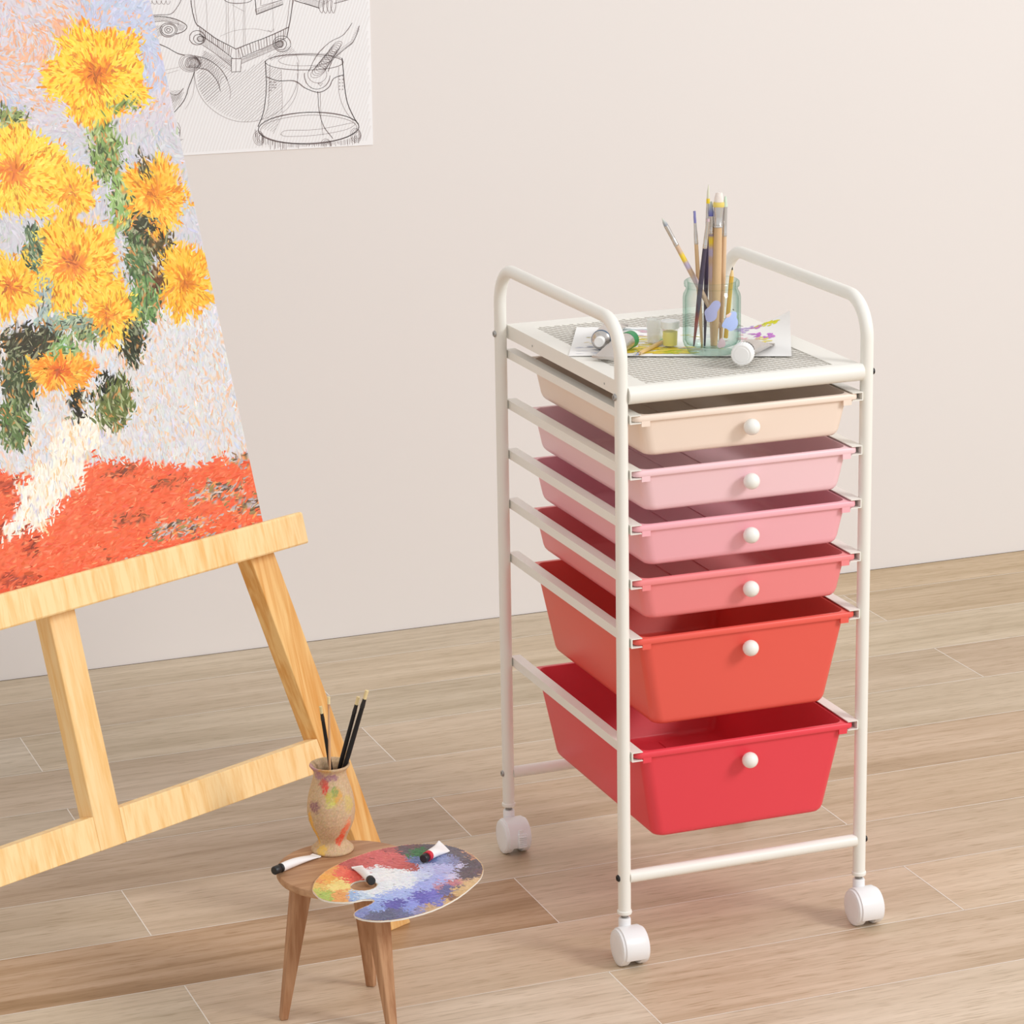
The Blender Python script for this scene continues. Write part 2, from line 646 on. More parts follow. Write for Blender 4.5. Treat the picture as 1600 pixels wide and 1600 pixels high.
# casters
for cx in (0, W):
    for cy in (0, D):
        wc = cy - 0.0135
        m = MB()   # hood
        Rh, x0, x1 = 0.0238, cx - 0.0125, cx + 0.0165
        loops = []
        for a in np.linspace(-28, 205, 30):
            ar = math.radians(a)
            c, s_ = math.cos(ar), math.sin(ar)
            # angle measured from the front (-y) over the top
            def pt(x, r):
                return Vector((x, wc - r * c, 0.0225 + r * s_))
            loops.append([pt(x0, Rh), pt(x1 - 0.003, Rh), pt(x1, Rh - 0.002), pt(x1, Rh - 0.004), pt(x0, Rh - 0.0022)])
        m.rings(loops, True, True, True)
        m.lathe([(0.0075, 0.040), (0.0075, 0.0515), (0.0066, 0.0535), (0.003, 0.0536)], 20, (cx, cy, 0))
        ca = cpart(m, 'caster', WHITE_PLASTIC, bevel=0.0006)
        for sgn, xx in ((-1, cx - 0.0168), (1, cx + 0.0065)):
            m = MB()
            R = Matrix.Rotation(math.pi / 2, 3, 'Y')
            w = 0.0115
            m.lathe([(0.0005, 0.0), (0.012, 0.0001), (0.0190, 0.0003), (0.0199, 0.0007), (0.0201, 0.0012), (0.0204, 0.0012), (0.0206, 0.0009), (0.0217, 0.0014), (0.0224, 0.003), (0.0224, w - 0.002), (0.0212, w), (0.006, w)], 40,
                    (xx, wc, 0.0224), R)
            m.build('wheel', WHITE_PLASTIC, parent=ca)
        m = MB()
        m.tube([(cx, cy, 0.0535), (cx, cy, ZF + 0.001)], 0.0040, 14)
        for zz in (0.0545, 0.0565):
            m.lathe([(0.0040, zz - 0.0006), (0.0049, zz), (0.0040, zz + 0.0006)], 14, (cx, cy, 0))
        m.build('stem', GREY_STEEL, parent=ca)
        if cy == D:
            m = MB()
            for q in range(6):
                m.box((cx + 0.0045, wc - Rh - 0.0018, 0.0150 + q * 0.0026), (0.0108, 0.0030, 0.0015))
            m.box((cx + 0.0045, wc - Rh + 0.0004, 0.0220), (0.0112, 0.0040, 0.0190))
            m.box((cx + 0.003, wc - Rh + 0.0016, 0.0335), (0.005, 0.003, 0.007))
            m.build('brake_lever', WHITE_PLASTIC, parent=ca, bevel=0.0004)

# top shelf: frame strips, rolled front edge, wire mesh
ZS = 0.6965
m = MB()
mx0, mx1, my0, my1 = 0.034, 0.270, 0.008, 0.358
sx0, sx1, sy1 = 0.0088, W - 0.0088, D + 0.002
m.box(((sx0 + mx0) / 2, sy1 / 2 - 0.001, ZS - 0.001), (mx0 - sx0, sy1 + 0.004, 0.002))
m.box(((sx1 + mx1) / 2, sy1 / 2 - 0.001, ZS - 0.001), (sx1 - mx1, sy1 + 0.004, 0.002))
m.box(((mx0 + mx1) / 2, (my1 + sy1) / 2, ZS - 0.001), (mx1 - mx0, sy1 - my1, 0.002))
m.box(((mx0 + mx1) / 2, (my0 - 0.003) / 2, ZS - 0.001), (mx1 - mx0, my0 + 0.003, 0.002))
m.box((sx0 + 0.0004, sy1 / 2 + 0.002, ZS - 0.0091), (0.0012, sy1 - 0.006, 0.0165))
m.box((sx1 - 0.0004, sy1 / 2 + 0.002, ZS - 0.0091), (0.0012, sy1 - 0.006, 0.0165))
m.box((W / 2, sy1 - 0.0012, ZS - 0.0105), (sx1 - sx0 - 0.004, 0.0012, 0.017))
shelf = cpart(m, 'top_shelf', WHITE_METAL, smooth=0)
m = MB()
m.tube([(PR * 0.9, 0, ZS - 0.0098), (W - PR * 0.9, 0, ZS - 0.0098)], 0.0104, 28)
m.build('rolled_edge', WHITE_METAL, parent=shelf)
for y in (0.07, 0.30):
    m = MB()
    m.lathe([(0.0014, 0), (0.0014, 0.0006), (0.0005, 0.0007)], 12, (sx0 + 0.0001, y, ZS - 0.0105), Matrix.Rotation(-math.pi / 2, 3, 'Y'))
    m.build('rivet', GREY_STEEL, parent=shelf)
m = MB()
MESH_SHEET = plain('mesh_backing', (232, 229, 222), 0.5, 0, 0.01)
MESH_WIRE = plain('mesh_wire', (198, 193, 185), 0.4, 0, 0.03)
m.box(((mx0 + mx1) / 2, (my0 + my1) / 2, ZS - 0.0016), (mx1 - mx0, my1 - my0, 0.0008), 0)
for ang in (math.radians(30), math.radians(-60)):
    dx, dy = math.cos(ang), math.sin(ang)
    nx, ny = -dy, dx
    for k in range(-50, 51):
        ox, oy = (mx0 + mx1) / 2 + nx * k * 0.0088, (my0 + my1) / 2 + ny * k * 0.0088
        # clip the wire to the opening
        lo, hi = -1, 1
        for o_, d_, a_, b_ in ((ox, dx, mx0, mx1), (oy, dy, my0, my1)):
            t0, t1 = sorted(((a_ - o_) / d_, (b_ - o_) / d_))
            lo, hi = max(lo, t0), min(hi, t1)
        if hi - lo < 0.002:
            continue
        m.box((ox + dx * (lo + hi) / 2, oy + dy * (lo + hi) / 2, ZS - 0.0009), (hi - lo, 0.0008, 0.0006), 1, Matrix.Rotation(ang, 3, 'Z'))
m.build('wire_mesh_panel', [MESH_SHEET, MESH_WIRE], parent=shelf, smooth=0)

# runners and drawers
CH = [(0.6636, 0.6542), (0.5995, 0.5892), (0.5349, 0.5245), (0.4700, 0.4595), (0.3992, 0.3885), (0.2601, 0.2493)]
for zt, zb in CH:
    zt, zb = zt + 0.0006, zb - 0.0002
    for side in (0, 1):
        m = MB()
        xa = PR + 0.0002
        prof = [(xa, zb), (xa + 0.0135, zb), (xa + 0.0135, zb + 0.0011), (xa + 0.0012, zb + 0.0011), (xa + 0.0012, zt - 0.0011), (xa + 0.0135, zt - 0.0011), (xa + 0.0135, zt), (xa, zt)]
        if side:
            prof = [(W - x, z) for x, z in prof][::-1]
        loops = [[Vector((x, y, z)) for x, z in prof] for y in (-0.0075, D + 0.006)]
        m.rings(loops, True, True, True)
        cpart(m, 'drawer_runner', WHITE_METAL, smooth=0)

DRAW = [
    ((255, 236, 221), 0.0505, 'peach shallow drawer'), ((255, 215, 222), 0.0515, 'pale pink shallow drawer'),
    ((255, 187, 198), 0.0515, 'pink shallow drawer'), ((253, 147, 150), 0.0515, 'salmon shallow drawer'),
    ((246, 102, 90), 0.1135, 'orange-red deep drawer'), ((244, 74, 88), 0.1145, 'crimson deep drawer'),
]


def rrect(x0, x1, y0, y1, r, z, n=6):
    out = []
    for cx, cy, a0 in ((x1 - r, y0 + r, -90), (x1 - r, y1 - r, 0), (x0 + r, y1 - r, 90), (x0 + r, y0 + r, 180)):
        for k in range(n + 1):
            a = math.radians(a0 + 90 * k / n)
            out.append(Vector((cx + r * math.cos(a), cy + r * math.sin(a), z)))
    return out


for (zt, zb), (rgb, dep, nm) in zip(CH, DRAW):
    mat_d = plastic(nm.replace(' ', '_').replace('-', '_'), rgb)
    zr = (zt + zb) / 2
    zr0, zr1 = zr - 0.0031, zr + 0.0036
    m = MB()

    def L(inset_s, inset_f, r, z):
        return rrect(0.0122 + inset_s, W - 0.0122 - inset_s, -0.0068 + inset_f, 0.346 - inset_f, r, z)
    zbot = zr1 - dep
    k = 0.19
    kf = 0.10
    loops = []
    # inside floor -> inside wall -> rim -> outside wall -> underside
    t = 0.0018
    dd = zr1 - (zbot + t)
    loops.append(L(0.012 + k * dd + 0.012, 0.007 + kf * dd + 0.012, 0.006, zbot + t))
    loops.append(L(0.012 + k * dd + 0.004, 0.007 + kf * dd + 0.004, 0.010, zbot + t + 0.0008))
    loops.append(L(0.012 + k * dd, 0.007 + kf * dd, 0.012, zbot + t + 0.005))
    loops.append(L(0.0125, 0.0075, 0.012, zr1 - 0.0025))
    loops.append(L(0.0118, 0.0066, 0.012, zr1))
    loops.append(L(0.0012, 0.0010, 0.008, zr1))
    loops.append(L(0.0002, 0.0002, 0.009, zr1 - 0.0009))
    loops.append(L(0.0, 0.0, 0.009, zr0 + 0.0006))
    loops.append(L(0.0004, 0.0004, 0.009, zr0))
    loops.append(L(0.0105, 0.0042, 0.013, zr0))
    loops.append(L(0.0107, 0.0045, 0.013, zr0 - 0.001))
    d2 = zr0 - 0.001 - (zbot + 0.008)
    loops.append(L(0.0107 + k * d2, 0.0045 + kf * d2, 0.014, zbot + 0.008))
    loops.append(L(0.0107 + k * (d2 + 0.0045) + 0.0008, 0.0045 + kf * (d2 + .005) + 0.0008, 0.014, zbot + 0.0035))
    loops.append(L(0.0107 + k * d2 + 0.004, 0.0045 + kf * d2 + 0.0036, 0.013, zbot + 0.0008))
    loops.append(L(0.0107 + k * d2 + 0.0085, 0.0045 + kf * d2 + 0.008, 0.010, zbot))
    m.rings(loops, True, True, True)
    # stop tabs under the front rim
    for tx in (0.0275, W - 0.0275):
        m.box((tx, -0.0052, zr0 - 0.0028), (0.0105, 0.0030, 0.0064))
    # shallow ribs across the inside floor
    for rx in (0.13, 0.18):
        m.box((rx, 0.17, zbot + t + 0.0002), (0.0012, 0.28, 0.0014))
    dr = cpart(m, 'drawer', mat_d, smooth=50)
    dr['label'] = nm
    kz = zr0 - 0.018 if dep < 0.06 else zr0 - 0.0195
    yk = -0.0068 + 0.0045 + kf * (zr0 - kz)
    m = MB()
    R = Matrix.Rotation(math.pi / 2, 3, 'X')
    prof = [(0.0045, 0.0), (0.0045, 0.0035)]
    for q in range(0, 19):
        a = math.radians(-62 + 152 * q / 18)
        prof.append((max(0.0003, 0.0097 * math.cos(a)), 0.0115 + 0.0094 * math.sin(a)))
    m.lathe(prof, 32, (0.1575, yk + 0.0002, kz), R)
    kn = m.build('knob', KNOB, parent=dr)
    kn['label'] = 'round white knob'

# ================================================================== EASEL
EA, EL = math.radians(26.0), math.radians(15.0)
ROT = (Matrix.Rotation(EA, 3, 'Z') @ Matrix.Rotation(-EL, 3, 'X'))
FOOT = on_z(622, 1450, 0.0)
EM = Matrix.Translation(FOOT) @ ROT.to_4x4()
easel = empty('easel', FOOT, ROT)
tag(easel, 'pale pine A-frame easel holding the painting', 'easel')
SM = -0.387


def eb(name, mat, s0, s1, d0, d1, t0, t1, bevel=0.0012):
    """box in easel coordinates: s across, d forward of the frame, t up the slope"""
    m = MB()
    m.box(((s0 + s1) / 2 - (s0 + s1) / 2, 0, 0), (s1 - s0, d1 - d0, t1 - t0))
    return m.build(name, mat, parent=easel, smooth=0, bevel=bevel, matrix=Matrix.Translation(((s0 + s1) / 2, -(d0 + d1) / 2, (t0 + t1) / 2)))


eb('mast', EASEL_MAST, SM - 0.0185, SM + 0.0185, -0.027, 0, 0.2152, 1.52)
KS = 0.182
for sg in (1, -1):
    m = MB()
    def leg(s, t):
        # mirrored about the mast for the far leg
        return SM + sg * (s - SM)
    tb = 0.0072
    T = 1.46
    P = []
    for t_f, t_b in ((0.0, tb), (T, T)):
        l, r = -0.0155 - KS * t_f, 0.022 - KS * t_f
        lb, rb = -0.0155 - KS * t_b, 0.022 - KS * t_b
        q = [(leg(l, 0), 0, t_f), (leg(r, 0), 0, t_f), (leg(rb, 0), 0.027, t_b), (leg(lb, 0), 0.027, t_b)]
        if sg < 0:
            q = [q[1], q[0], q[3], q[2]]
        P += [Vector(x) for x in q]
    m.hexa(P)
    m.build('side_leg', EASEL_ALONG, parent=easel, smooth=0, bevel=0.0012)
# lower crossbar, halved around the mast
m = MB()
for sg in (1, -1):
    def mr(s):
        return SM + sg * (s - SM)
    b0, b1 = 0.2155, 0.2553
    l = SM + 0.0186
    P = []
    for t in (b0, b1):
        r = -0.0158 - KS * t
        q = [(mr(l), 0, t), (mr(r), 0, t), (mr(r), 0.02, t), (mr(l), 0.02, t)]
        if sg < 0:
            q = [q[1], q[0], q[3], q[2]]
        P += [Vector(x) for x in q]
    m.hexa(P)
m.build('lower_crossbar', EASEL_ACROSS, parent=easel, smooth=0, bevel=0.001)
# tray with a front lip
m = MB()
s0, s1 = 2 * SM + 0.037, -0.0370
prof = [(0.0012, 0.489), (0.030, 0.489), (0.0315, 0.491), (0.0315, 0.525), (0.0295, 0.5272), (0.0205, 0.5272), (0.0195, 0.5125), (0.0012, 0.5125)]
loops = [[Vector((s, -d, t)) for d, t in prof] for s in (s0, s1)]
m.rings(loops, True, True, True)
m.build('canvas_tray', EASEL_ACROSS, parent=easel, smooth=0, bevel=0.0008)
eb('upper_crossbar', EASEL_ACROSS, SM - 0.19, SM + 0.19, 0.0005, 0.019, 1.345, 1.385)
# rear prop leg, hinged high on the mast and standing behind
hinge = Vector((SM, 0.05, 1.42))
Minv = EM.inverted()
back = (ROT @ Vector((0, 1, 0)))
back.z = 0
back.normalize()
gfoot = (EM @ Vector((SM, 0, 0)))
gfoot.z = 0
gfoot = gfoot + back * 0.52
ft = Minv @ gfoot
m = MB()
z = (hinge - ft).normalized()
Rm = axis_frame(ft, hinge, (1, 0, 0))
m.box((0, 0, 0.012 + (hinge - ft).length / 2), (0.034, 0.022, (hinge - ft).length))
m.build('rear_leg', EASEL_ALONG, parent=easel, smooth=0, bevel=0.001, matrix=Matrix.Translation(ft) @ Rm.to_4x4())

# ================================================================== PAINTING (abstract floral daubs)
CS0, CS1, CT0, CT1 = 2 * SM + 0.0885, -0.0885, 0.5128, 1.335
DF = 0.0178
NRM = ROT @ Vector((0, -1, 0))
Oc = EM @ Vector((0, -DF, 0))


def canvas_st(u, v):
    P = Minv @ on_plane(u, v, Oc, NRM)
    return P.x, P.z


ox, oz = canvas_st(0, 450)


def px(s, t):
    u, v = project(EM @ Vector((s, -DF, t)))
    if u < -5:
        u = abs(((-u * 0.8 + 25) % 640) - 320) + 5
        v = v + 40 * math.sin(u / 60)
    return u, v


prng = random.Random(77)
m = MB()
m.box(((CS0 + CS1) / 2, -(0.0012 + DF) / 2, (CT0 + CT1) / 2), (CS1 - CS0, DF - 0.0012, CT1 - CT0), 1)


def cfn(a, b, h):
    a = min(max(a, CS0), CS1)
    b = min(max(b, CT0), CT1)
    return (a, -DF - h, b)


BLOOMS = [  # u, v, rx, ry, petals, heart
    (150, 116, 84, 82, (255, 205, 56), (232, 122, 48)),
    (22, 268, 82, 78, (255, 212, 74), (242, 134, 66)),
    (112, 300, 40, 44, (254, 196, 60), (246, 158, 66)),
    (240, 306, 56, 62, (252, 180, 56), (238, 140, 52)),
    (112, 412, 82, 76, (254, 198, 64), (242, 132, 66)),
    (170, 492, 44, 50, (254, 196, 62), (240, 138, 56)),
    (18, 448, 46, 52, (254, 192, 60), (230, 124, 54)),
    (288, 440, 46, 66, (250, 178, 46), (226, 130, 46)),
    (92, 580, 62, 34, (248, 152, 50), (230, 104, 46)),
]
GREENS = [(165, 236, 26, 50, (132, 160, 92)), (150, 205, 14, 26, (170, 190, 120)), (190, 318, 20, 46, (150, 184, 110)),
          (214, 404, 20, 52, (96, 122, 76)), (224, 350, 30, 30, (72, 72, 52)), (226, 470, 26, 40, (112, 150, 88)), (207, 530, 18, 46, (58, 64, 44)),
          (52, 535, 56, 28, (70, 66, 48)), (30, 590, 32, 46, (74, 84, 54)), (90, 545, 34, 22, (120, 158, 90)), (178, 628, 32, 44, (104, 116, 62)),
          (166, 606, 14, 26, (42, 46, 32)), (122, 630, 14, 26, (48, 46, 34)), (20, 660, 26, 44, (100, 122, 72)), (55, 395, 22, 46, (104, 128, 98)),
          (72, 465, 14, 60, (160, 180, 180)), (20, 182, 30, 14, (140, 156, 96)), (190, 162, 34, 12, (132, 150, 80)), (250, 385, 22, 26, (96, 82, 50)),
          (246, 440, 18, 26, (106, 70, 44)), (120, 505, 46, 14, (150, 172, 150)), (150, 520, 40, 16, (140, 160, 110)), (225, 270, 14, 26, (90, 84, 58))]
LIM = (-20, 470, -30, 960)


def bgcolor(u, v, rng):
    n = math.sin(u * 0.021 + 1.3) + math.sin(v * 0.027 + u * 0.011) + math.sin((u - v) * 0.017 + 2)
    lav, gry, blu, pch = (214, 208, 216), (208, 206, 206), (196, 202, 224), (240, 190, 160)
    if v < 200:
        c = lav if n > -0.3 else blu
        pk = math.exp(-((u - 60) / 70) ** 2 - ((v - 80) / 55) ** 2) + 0.8 * math.exp(-((u - 110) / 40) ** 2 - ((v - 45) / 25) ** 2)
        if rng.random() < 0.12 + 0.4 * pk:
            c = mixc(pch, (236, 176, 140), rng.random())
    elif v < 480:
        c = mixc(lav, (204, 206, 212), rng.random())
        if rng.random() < 0.12:
            c = rng.choice(((232, 204, 192), blu, (190, 200, 180)))
    else:
        c = mixc((222, 224, 222), (226, 222, 226), rng.random())
        if rng.random() < 0.30:
            c = rng.choice(((238, 196, 162), (236, 208, 184), (214, 220, 236)))
    return c


def band_y(u):
    return 728 - 0.07 * (u - 150) + 8 * math.sin(u / 37.0)


def in_blob(u, v, b):
    return ((u - b[0]) / b[2]) ** 2 + ((v - b[1]) / b[3]) ** 2


def bandcol(u, v):
    r = prng.random()
    n = math.sin(u * 0.05 + v * 0.16) + math.sin(u * 0.021 - v * 0.09 + 1)
    if u > 190 and v > 700 + 0.95 * (375 - u) and n + prng.gauss(0, 0.5) > 0.2:
        return prng.choice(((150, 120, 96), (214, 196, 184), (160, 140, 90), (248, 160, 96), (110, 86, 72), (186, 176, 180), (240, 120, 70)))
    if u > 160 and n > 1.3:
        return mixc((120, 70, 52), (226, 110, 70), prng.random())
    if u < 60 and n > 0.6:
        return mixc((150, 66, 48), (226, 96, 60), prng.random())
    if r < 0.05:
        return (252, 156, 112)
    return mixc((240, 98, 60), (246, 124, 86), prng.random())


def palecol(u, v):
    r = prng.random()
    if r < 0.08:
        return (244, 206, 160)
    if r < 0.16:
        return (208, 206, 224)
    return mixc((250, 236, 216), (255, 250, 240), prng.random())


def zone(u, v):
    """colour and stroke direction of the abstract colour patches"""
    wu, wv = u + prng.gauss(0, 5), v + prng.gauss(0, 5)
    swirl = 1.2 * math.sin(u / 45.0) + 1.5 * math.cos(v / 52.0)
    # yellow clusters
    best = None
    for bl in BLOOMS:
        e = math.sqrt(in_blob(wu, wv, bl))
        th = math.atan2(wv - bl[1], wu - bl[0])
        e /= 0.96 + 0.10 * math.sin(th * 5 + bl[0]) + 0.05 * math.sin(th * 11 + bl[1])
        if e < 1 and (best is None or e < best[0]):
            best = (e, bl)
    gb = None
    for g in GREENS:
        e = in_blob(wu, wv, g)
        if e < 1 and (gb is None or e < gb[0]):
            gb = (e, g)
    if best and not (gb and gb[0] < 0.35 and best[0] > 0.6):
        e, bl = best
        r = prng.random()
        if e < 0.34:
            c = mixc(bl[5], bl[4], max(0, (e - 0.1) / 0.24) * prng.random())
            if e < 0.14:
                c = mixc(c, (140, 80, 50), 0.6 * prng.random())
        elif r < 0.16:
            c = mixc(bl[4], (240, 140, 44), 0.8)
        elif r < 0.22:
            c = (214, 140, 56)
        else:
            c = mixc(bl[4], (255, 228, 104), prng.random() * 0.8)
        return c, math.atan2(-(v - bl[1]), u - bl[0]) + prng.gauss(0, 0.35)
    if gb:
        g = gb[1]
        r = prng.random()
        c = g[4]
        if r < 0.22:
            c = mixc(c, (226, 232, 190), 0.5)
        elif r < 0.40:
            c = mixc(c, (46, 44, 34), 0.55)
        elif r < 0.47:
            c = (206, 150, 90)
        return c, (1.6 if g[3] > g[2] else 0.25) + prng.gauss(0, 0.5) + 0.4 * math.sin(v / 20.0)
    q = wu - 88 + 0.62 * (wv - 745)
    e = abs(q / (40 + 9 * math.sin(wv / 13.0) + 6 * math.sin(wv / 5.0))) ** 3 + abs((wv - 738) / (96 + 10 * math.sin(wu / 9.0))) ** 3
    if e < 1:
        return palecol(wu, wv), 1.3 + prng.gauss(0, 0.4)
    if wv > band_y(wu):
        return bandcol(wu, wv), 0.14 + prng.gauss(0, 0.3)
    if v > 480:
        return bgcolor(wu, wv, prng), 1.5 + prng.gauss(0, 0.5)
    return bgcolor(wu, wv, prng), swirl + prng.gauss(0, 0.5)


NX, NT = 150, 206
gi = []
for j in range(NT + 1):
    row = []
    for i in range(NX + 1):
        s = CS0 + (CS1 - CS0) * i / NX
        t = CT0 + (CT1 - CT0) * j / NT
        u, v = px(s, t)
        row.append(m.vert(cfn(s, t, 0.0001), lin(zone(u, v)[0])))
    gi.append(row)
for j in range(NT):
    for i in range(NX):
        m.face((gi[j][i], gi[j][i + 1], gi[j + 1][i + 1], gi[j + 1][i]), 0)
for n, L, w, h0 in ((7000, 0.0125, 0.0034, 0.00012), (9500, 0.0085, 0.0020, 0.00022), (3500, 0.0060, 0.0013, 0.00032)):
    c_ = 0
    while c_ < n:
        s = prng.uniform(CS0 + 0.002, CS1 - 0.001)
        t = prng.uniform(CT0, min(CT1, 1.22))
        if s < -0.47 and prng.random() < 0.6:
            continue
        u, v = px(s, t)
        c, a_ = zone(u, v)
        stroke(m, cfn, s, t, a_, L * prng.uniform(0.6, 1.4), w * prng.uniform(0.6, 1.3), jit(c, prng, 5), h0 + prng.uniform(0, 0.00009), prng, prng.uniform(-0.6, 0.6), streak=5)
        c_ += 1
painting = m.build('canvas_painting', [VCOL, PAPER], smooth=0, colors=True, matrix=EM)
tag(painting, 'canvas of loose yellow, green and red paint daubs standing on the easel', 'painting')

# ================================================================== WALL DRAWING
WN = Vector((0, -1, 0))
PY = WALL_Y - 0.0016


def wl(cx, cy):
    """crop coordinates of the drawing -> wall x,z"""
    P = on_plane(220 + cx / 4.2105, cy / 4.2105, (0, PY, 0), WN)
    return P.x, P.z


def pv(x, z, h=0.0):
    return (x, PY - h, z)


INK = plain('ink_line', (138, 124, 124), 0.8, 0, 0.1)
INK_LIGHT = plain('pencil_line', (168, 160, 158), 0.8, 0, 0.1)
STRIPE = plain('drawing_paper_tint', (240, 240, 242), 0.85, 0, 0.01)
DPAPER = plain('drawing_paper', (250, 251, 254), 0.85, 0, 0.01)
m = MB()
br = wl((582.8 - 220) * 4.2105, 226.3 * 4.2105)
tr = wl((577.5 - 220) * 4.2105, 0)
bl_ = wl((285 - 220) * 4.2105, 243 * 4.2105)
dirx = Vector((bl_[0] - br[0], 0, bl_[1] - br[1])).normalized()
dirz = Vector((tr[0] - br[0], 0, tr[1] - br[1])).normalized()
Cn = [Vector((br[0], 0, br[1])), Vector((br[0], 0, br[1])) + dirx * 0.72, Vector((br[0], 0, br[1])) + dirx * 0.72 + dirz * 0.5, Vector((br[0], 0, br[1])) + dirz * 0.5]
fr_ = [m.vert((c.x, PY, c.z)) for c in Cn]
bk_ = [m.vert((c.x, WALL_Y - 0.0002, c.z)) for c in Cn]
m.face(fr_, 0)
m.face(bk_[::-1], 0)
for j in range(4):
    m.face((fr_[j], bk_[j], bk_[(j + 1) % 4], fr_[(j + 1) % 4]), 0)
lrng = random.Random(3)


def inside(x, z):
    q = Vector((x, 0, z)) - Cn[0]
    return 0.001 < q.dot(dirx) < 0.719 and 0.001 < q.dot(dirz) < 0.499


def line(pts, w=0.0007, mi=1, wob=1.2, rep=1, h=0.0003, dens=14.0):
    for r in range(rep):
        P = []
        for (a, b), (c, d) in zip(pts[:-1], pts[1:]):
            n = max(1, int(math.hypot(c - a, d - b) / dens))
            for k in range(n):
                P.append((a + (c - a) * k / n, b + (d - b) * k / n))
        P.append(pts[-1])
        ph, am = lrng.uniform(0, 6), wob * lrng.uniform(0.5, 1.5)
        Q = []
        for k, (a, b) in enumerate(P):
            x, z = wl(a + am * math.sin(k * 0.35 + ph) + r * lrng.uniform(-3, 3) * 0.6, b + am * math.cos(k * 0.31 + ph * 2) + r * 1.5)
            Q.append(Vector((x, 0, z)))
        prev = None
        for k in range(len(Q)):
            t = (Q[min(k + 1, len(Q) - 1)] - Q[max(k - 1, 0)])
            if t.length < 1e-9:
                continue
            t.normalize()
            nx, nz = -t.z, t.x
            if not inside(Q[k].x, Q[k].z):
                prev = None
                continue
            w_ = w * 0.82
            i0 = m.vert(pv(Q[k].x + nx * w_ / 2, Q[k].z + nz * w_ / 2, h))
            i1 = m.vert(pv(Q[k].x - nx * w_ / 2, Q[k].z - nz * w_ / 2, h))
            if prev:
                m.face((prev[0], i0, i1, prev[1]), mi)
            prev = (i0, i1)


def curve(pts, n=8):
    """Catmull-Rom through the points"""
    P = [pts[0]] + list(pts) + [pts[-1]]
    out = []
    for k in range(1, len(P) - 2):
        p0, p1, p2, p3 = P[k - 1:k + 3]
        for j in range(n):
            t = j / n
            out.append(tuple(0.5 * (2 * p1[i] + (p2[i] - p0[i]) * t + (2 * p0[i] - 5 * p1[i] + 4 * p2[i] - p3[i]) * t * t + (3 * p1[i] - p0[i] - 3 * p2[i] + p3[i]) * t ** 3) for i in (0, 1)))
    out.append(pts[-1])
    return out


def ell(cx, cy, rx, ry, rot=0, a0=0, a1=360, n=36):
    r = math.radians(rot)
    o = []
    for k in range(n + 1):
        a = math.radians(a0 + (a1 - a0) * k / n)
        x, y = rx * math.cos(a), ry * math.sin(a)
        o.append((cx + x * math.cos(r) - y * math.sin(r), cy + x * math.sin(r) + y * math.cos(r)))
    return o


def hatch(poly, ang, gap, w=0.00045, mi=1):
    a = math.radians(ang)
    dx, dy = math.cos(a), math.sin(a)
    nx, ny = -dy, dx
    ds = [p[0] * nx + p[1] * ny for p in poly]
    k = min(ds) + gap / 2
    while k < max(ds):
        xs = []
        for (x0, y0), (x1, y1) in zip(poly, poly[1:] + poly[:1]):
            d0, d1 = x0 * nx + y0 * ny - k, x1 * nx + y1 * ny - k
            if d0 * d1 < 0:
                t = d0 / (d0 - d1)
                xs.append((x0 + (x1 - x0) * t) * dx + (y0 + (y1 - y0) * t) * dy)
        xs.sort()
        for q in range(0, len(xs) - 1, 2):
            line([(xs[q] * dx + k * nx, xs[q] * dy + k * ny), (xs[q + 1] * dx + k * nx, xs[q + 1] * dy + k * ny)], w, mi, 0.6, dens=40)
        k += gap * lrng.uniform(0.85, 1.15)


# faint diagonal tint stripes of the sheet
x_, z_ = Cn[0].x, Cn[0].z
for k in range(-30, 170):
    a = Vector((x_ - 0.0052 * k, 0, z_))
    d = Vector((0.36, 0, 0.93)).normalized()
    P0 = a - d * 0.1
    seg = []
    for q in range(0, 60):
        p = P0 + d * (q * 0.012)
        if inside(p.x, p.z) and inside(p.x + 0.0026, p.z):
            seg.append(p)
    if len(seg) > 1:
        i0 = [m.vert(pv(seg[0].x, seg[0].z, 0.0001)), m.vert(pv(seg[0].x + 0.0026, seg[0].z, 0.0001)), m.vert(pv(seg[-1].x + 0.0026, seg[-1].z, 0.0001)), m.vert(pv(seg[-1].x, seg[-1].z, 0.0001))]
        m.face(i0, 3)
# box-shaped machine
line(curve([(328, 0), (340, 70), (356, 140), (378, 172)]), 0.0011, rep=2)
line(curve([(352, 0), (360, 80), (372, 150)]), rep=1)
line(curve([(1002, -5), (985, 110), (962, 245)]), 0.0011, rep=2)
line(curve([(982, -5), (968, 110), (945, 240)]))
line([(376, 168), (500, 255), (622, 322)], 0.001, rep=2)
line([(622, 322), (800, 255), (974, 178)], 0.001, rep=2)
line([(384, 222), (500, 300), (605, 384)], rep=2)
line([(650, 382), (800, 320), (955, 248)], rep=2)
line([(400, 292), (500, 360), (596, 436)])
line([(664, 418), (800, 360), (930, 300)])
for k in range(17):
    t = k / 17
    line([(385 + 225 * t, 180 + 145 * t), (392 + 212 * t, 232 + 150 * t)], 0.0007 + 0.0006 * (k % 3 == 0))
    line([(640 + 320 * t, 320 - 130 * t), (655 + 300 * t, 378 - 128 * t)], 0.0007 + 0.0006 * (k % 3 == 1))
hatch([(400, 235), (600, 385), (596, 435), (405, 295)], 78, 9)
hatch([(664, 385), (955, 255), (930, 300), (664, 418)], 82, 8)
hatch([(670, 380), (940, 265), (900, 300), (670, 400)], -18, 9)
line([(597, 384), (597, 474), (655, 470), (662, 384), (597, 384)], rep=2)
line([(625, 325), (628, 470)])
line([(640, 325), (642, 380)])
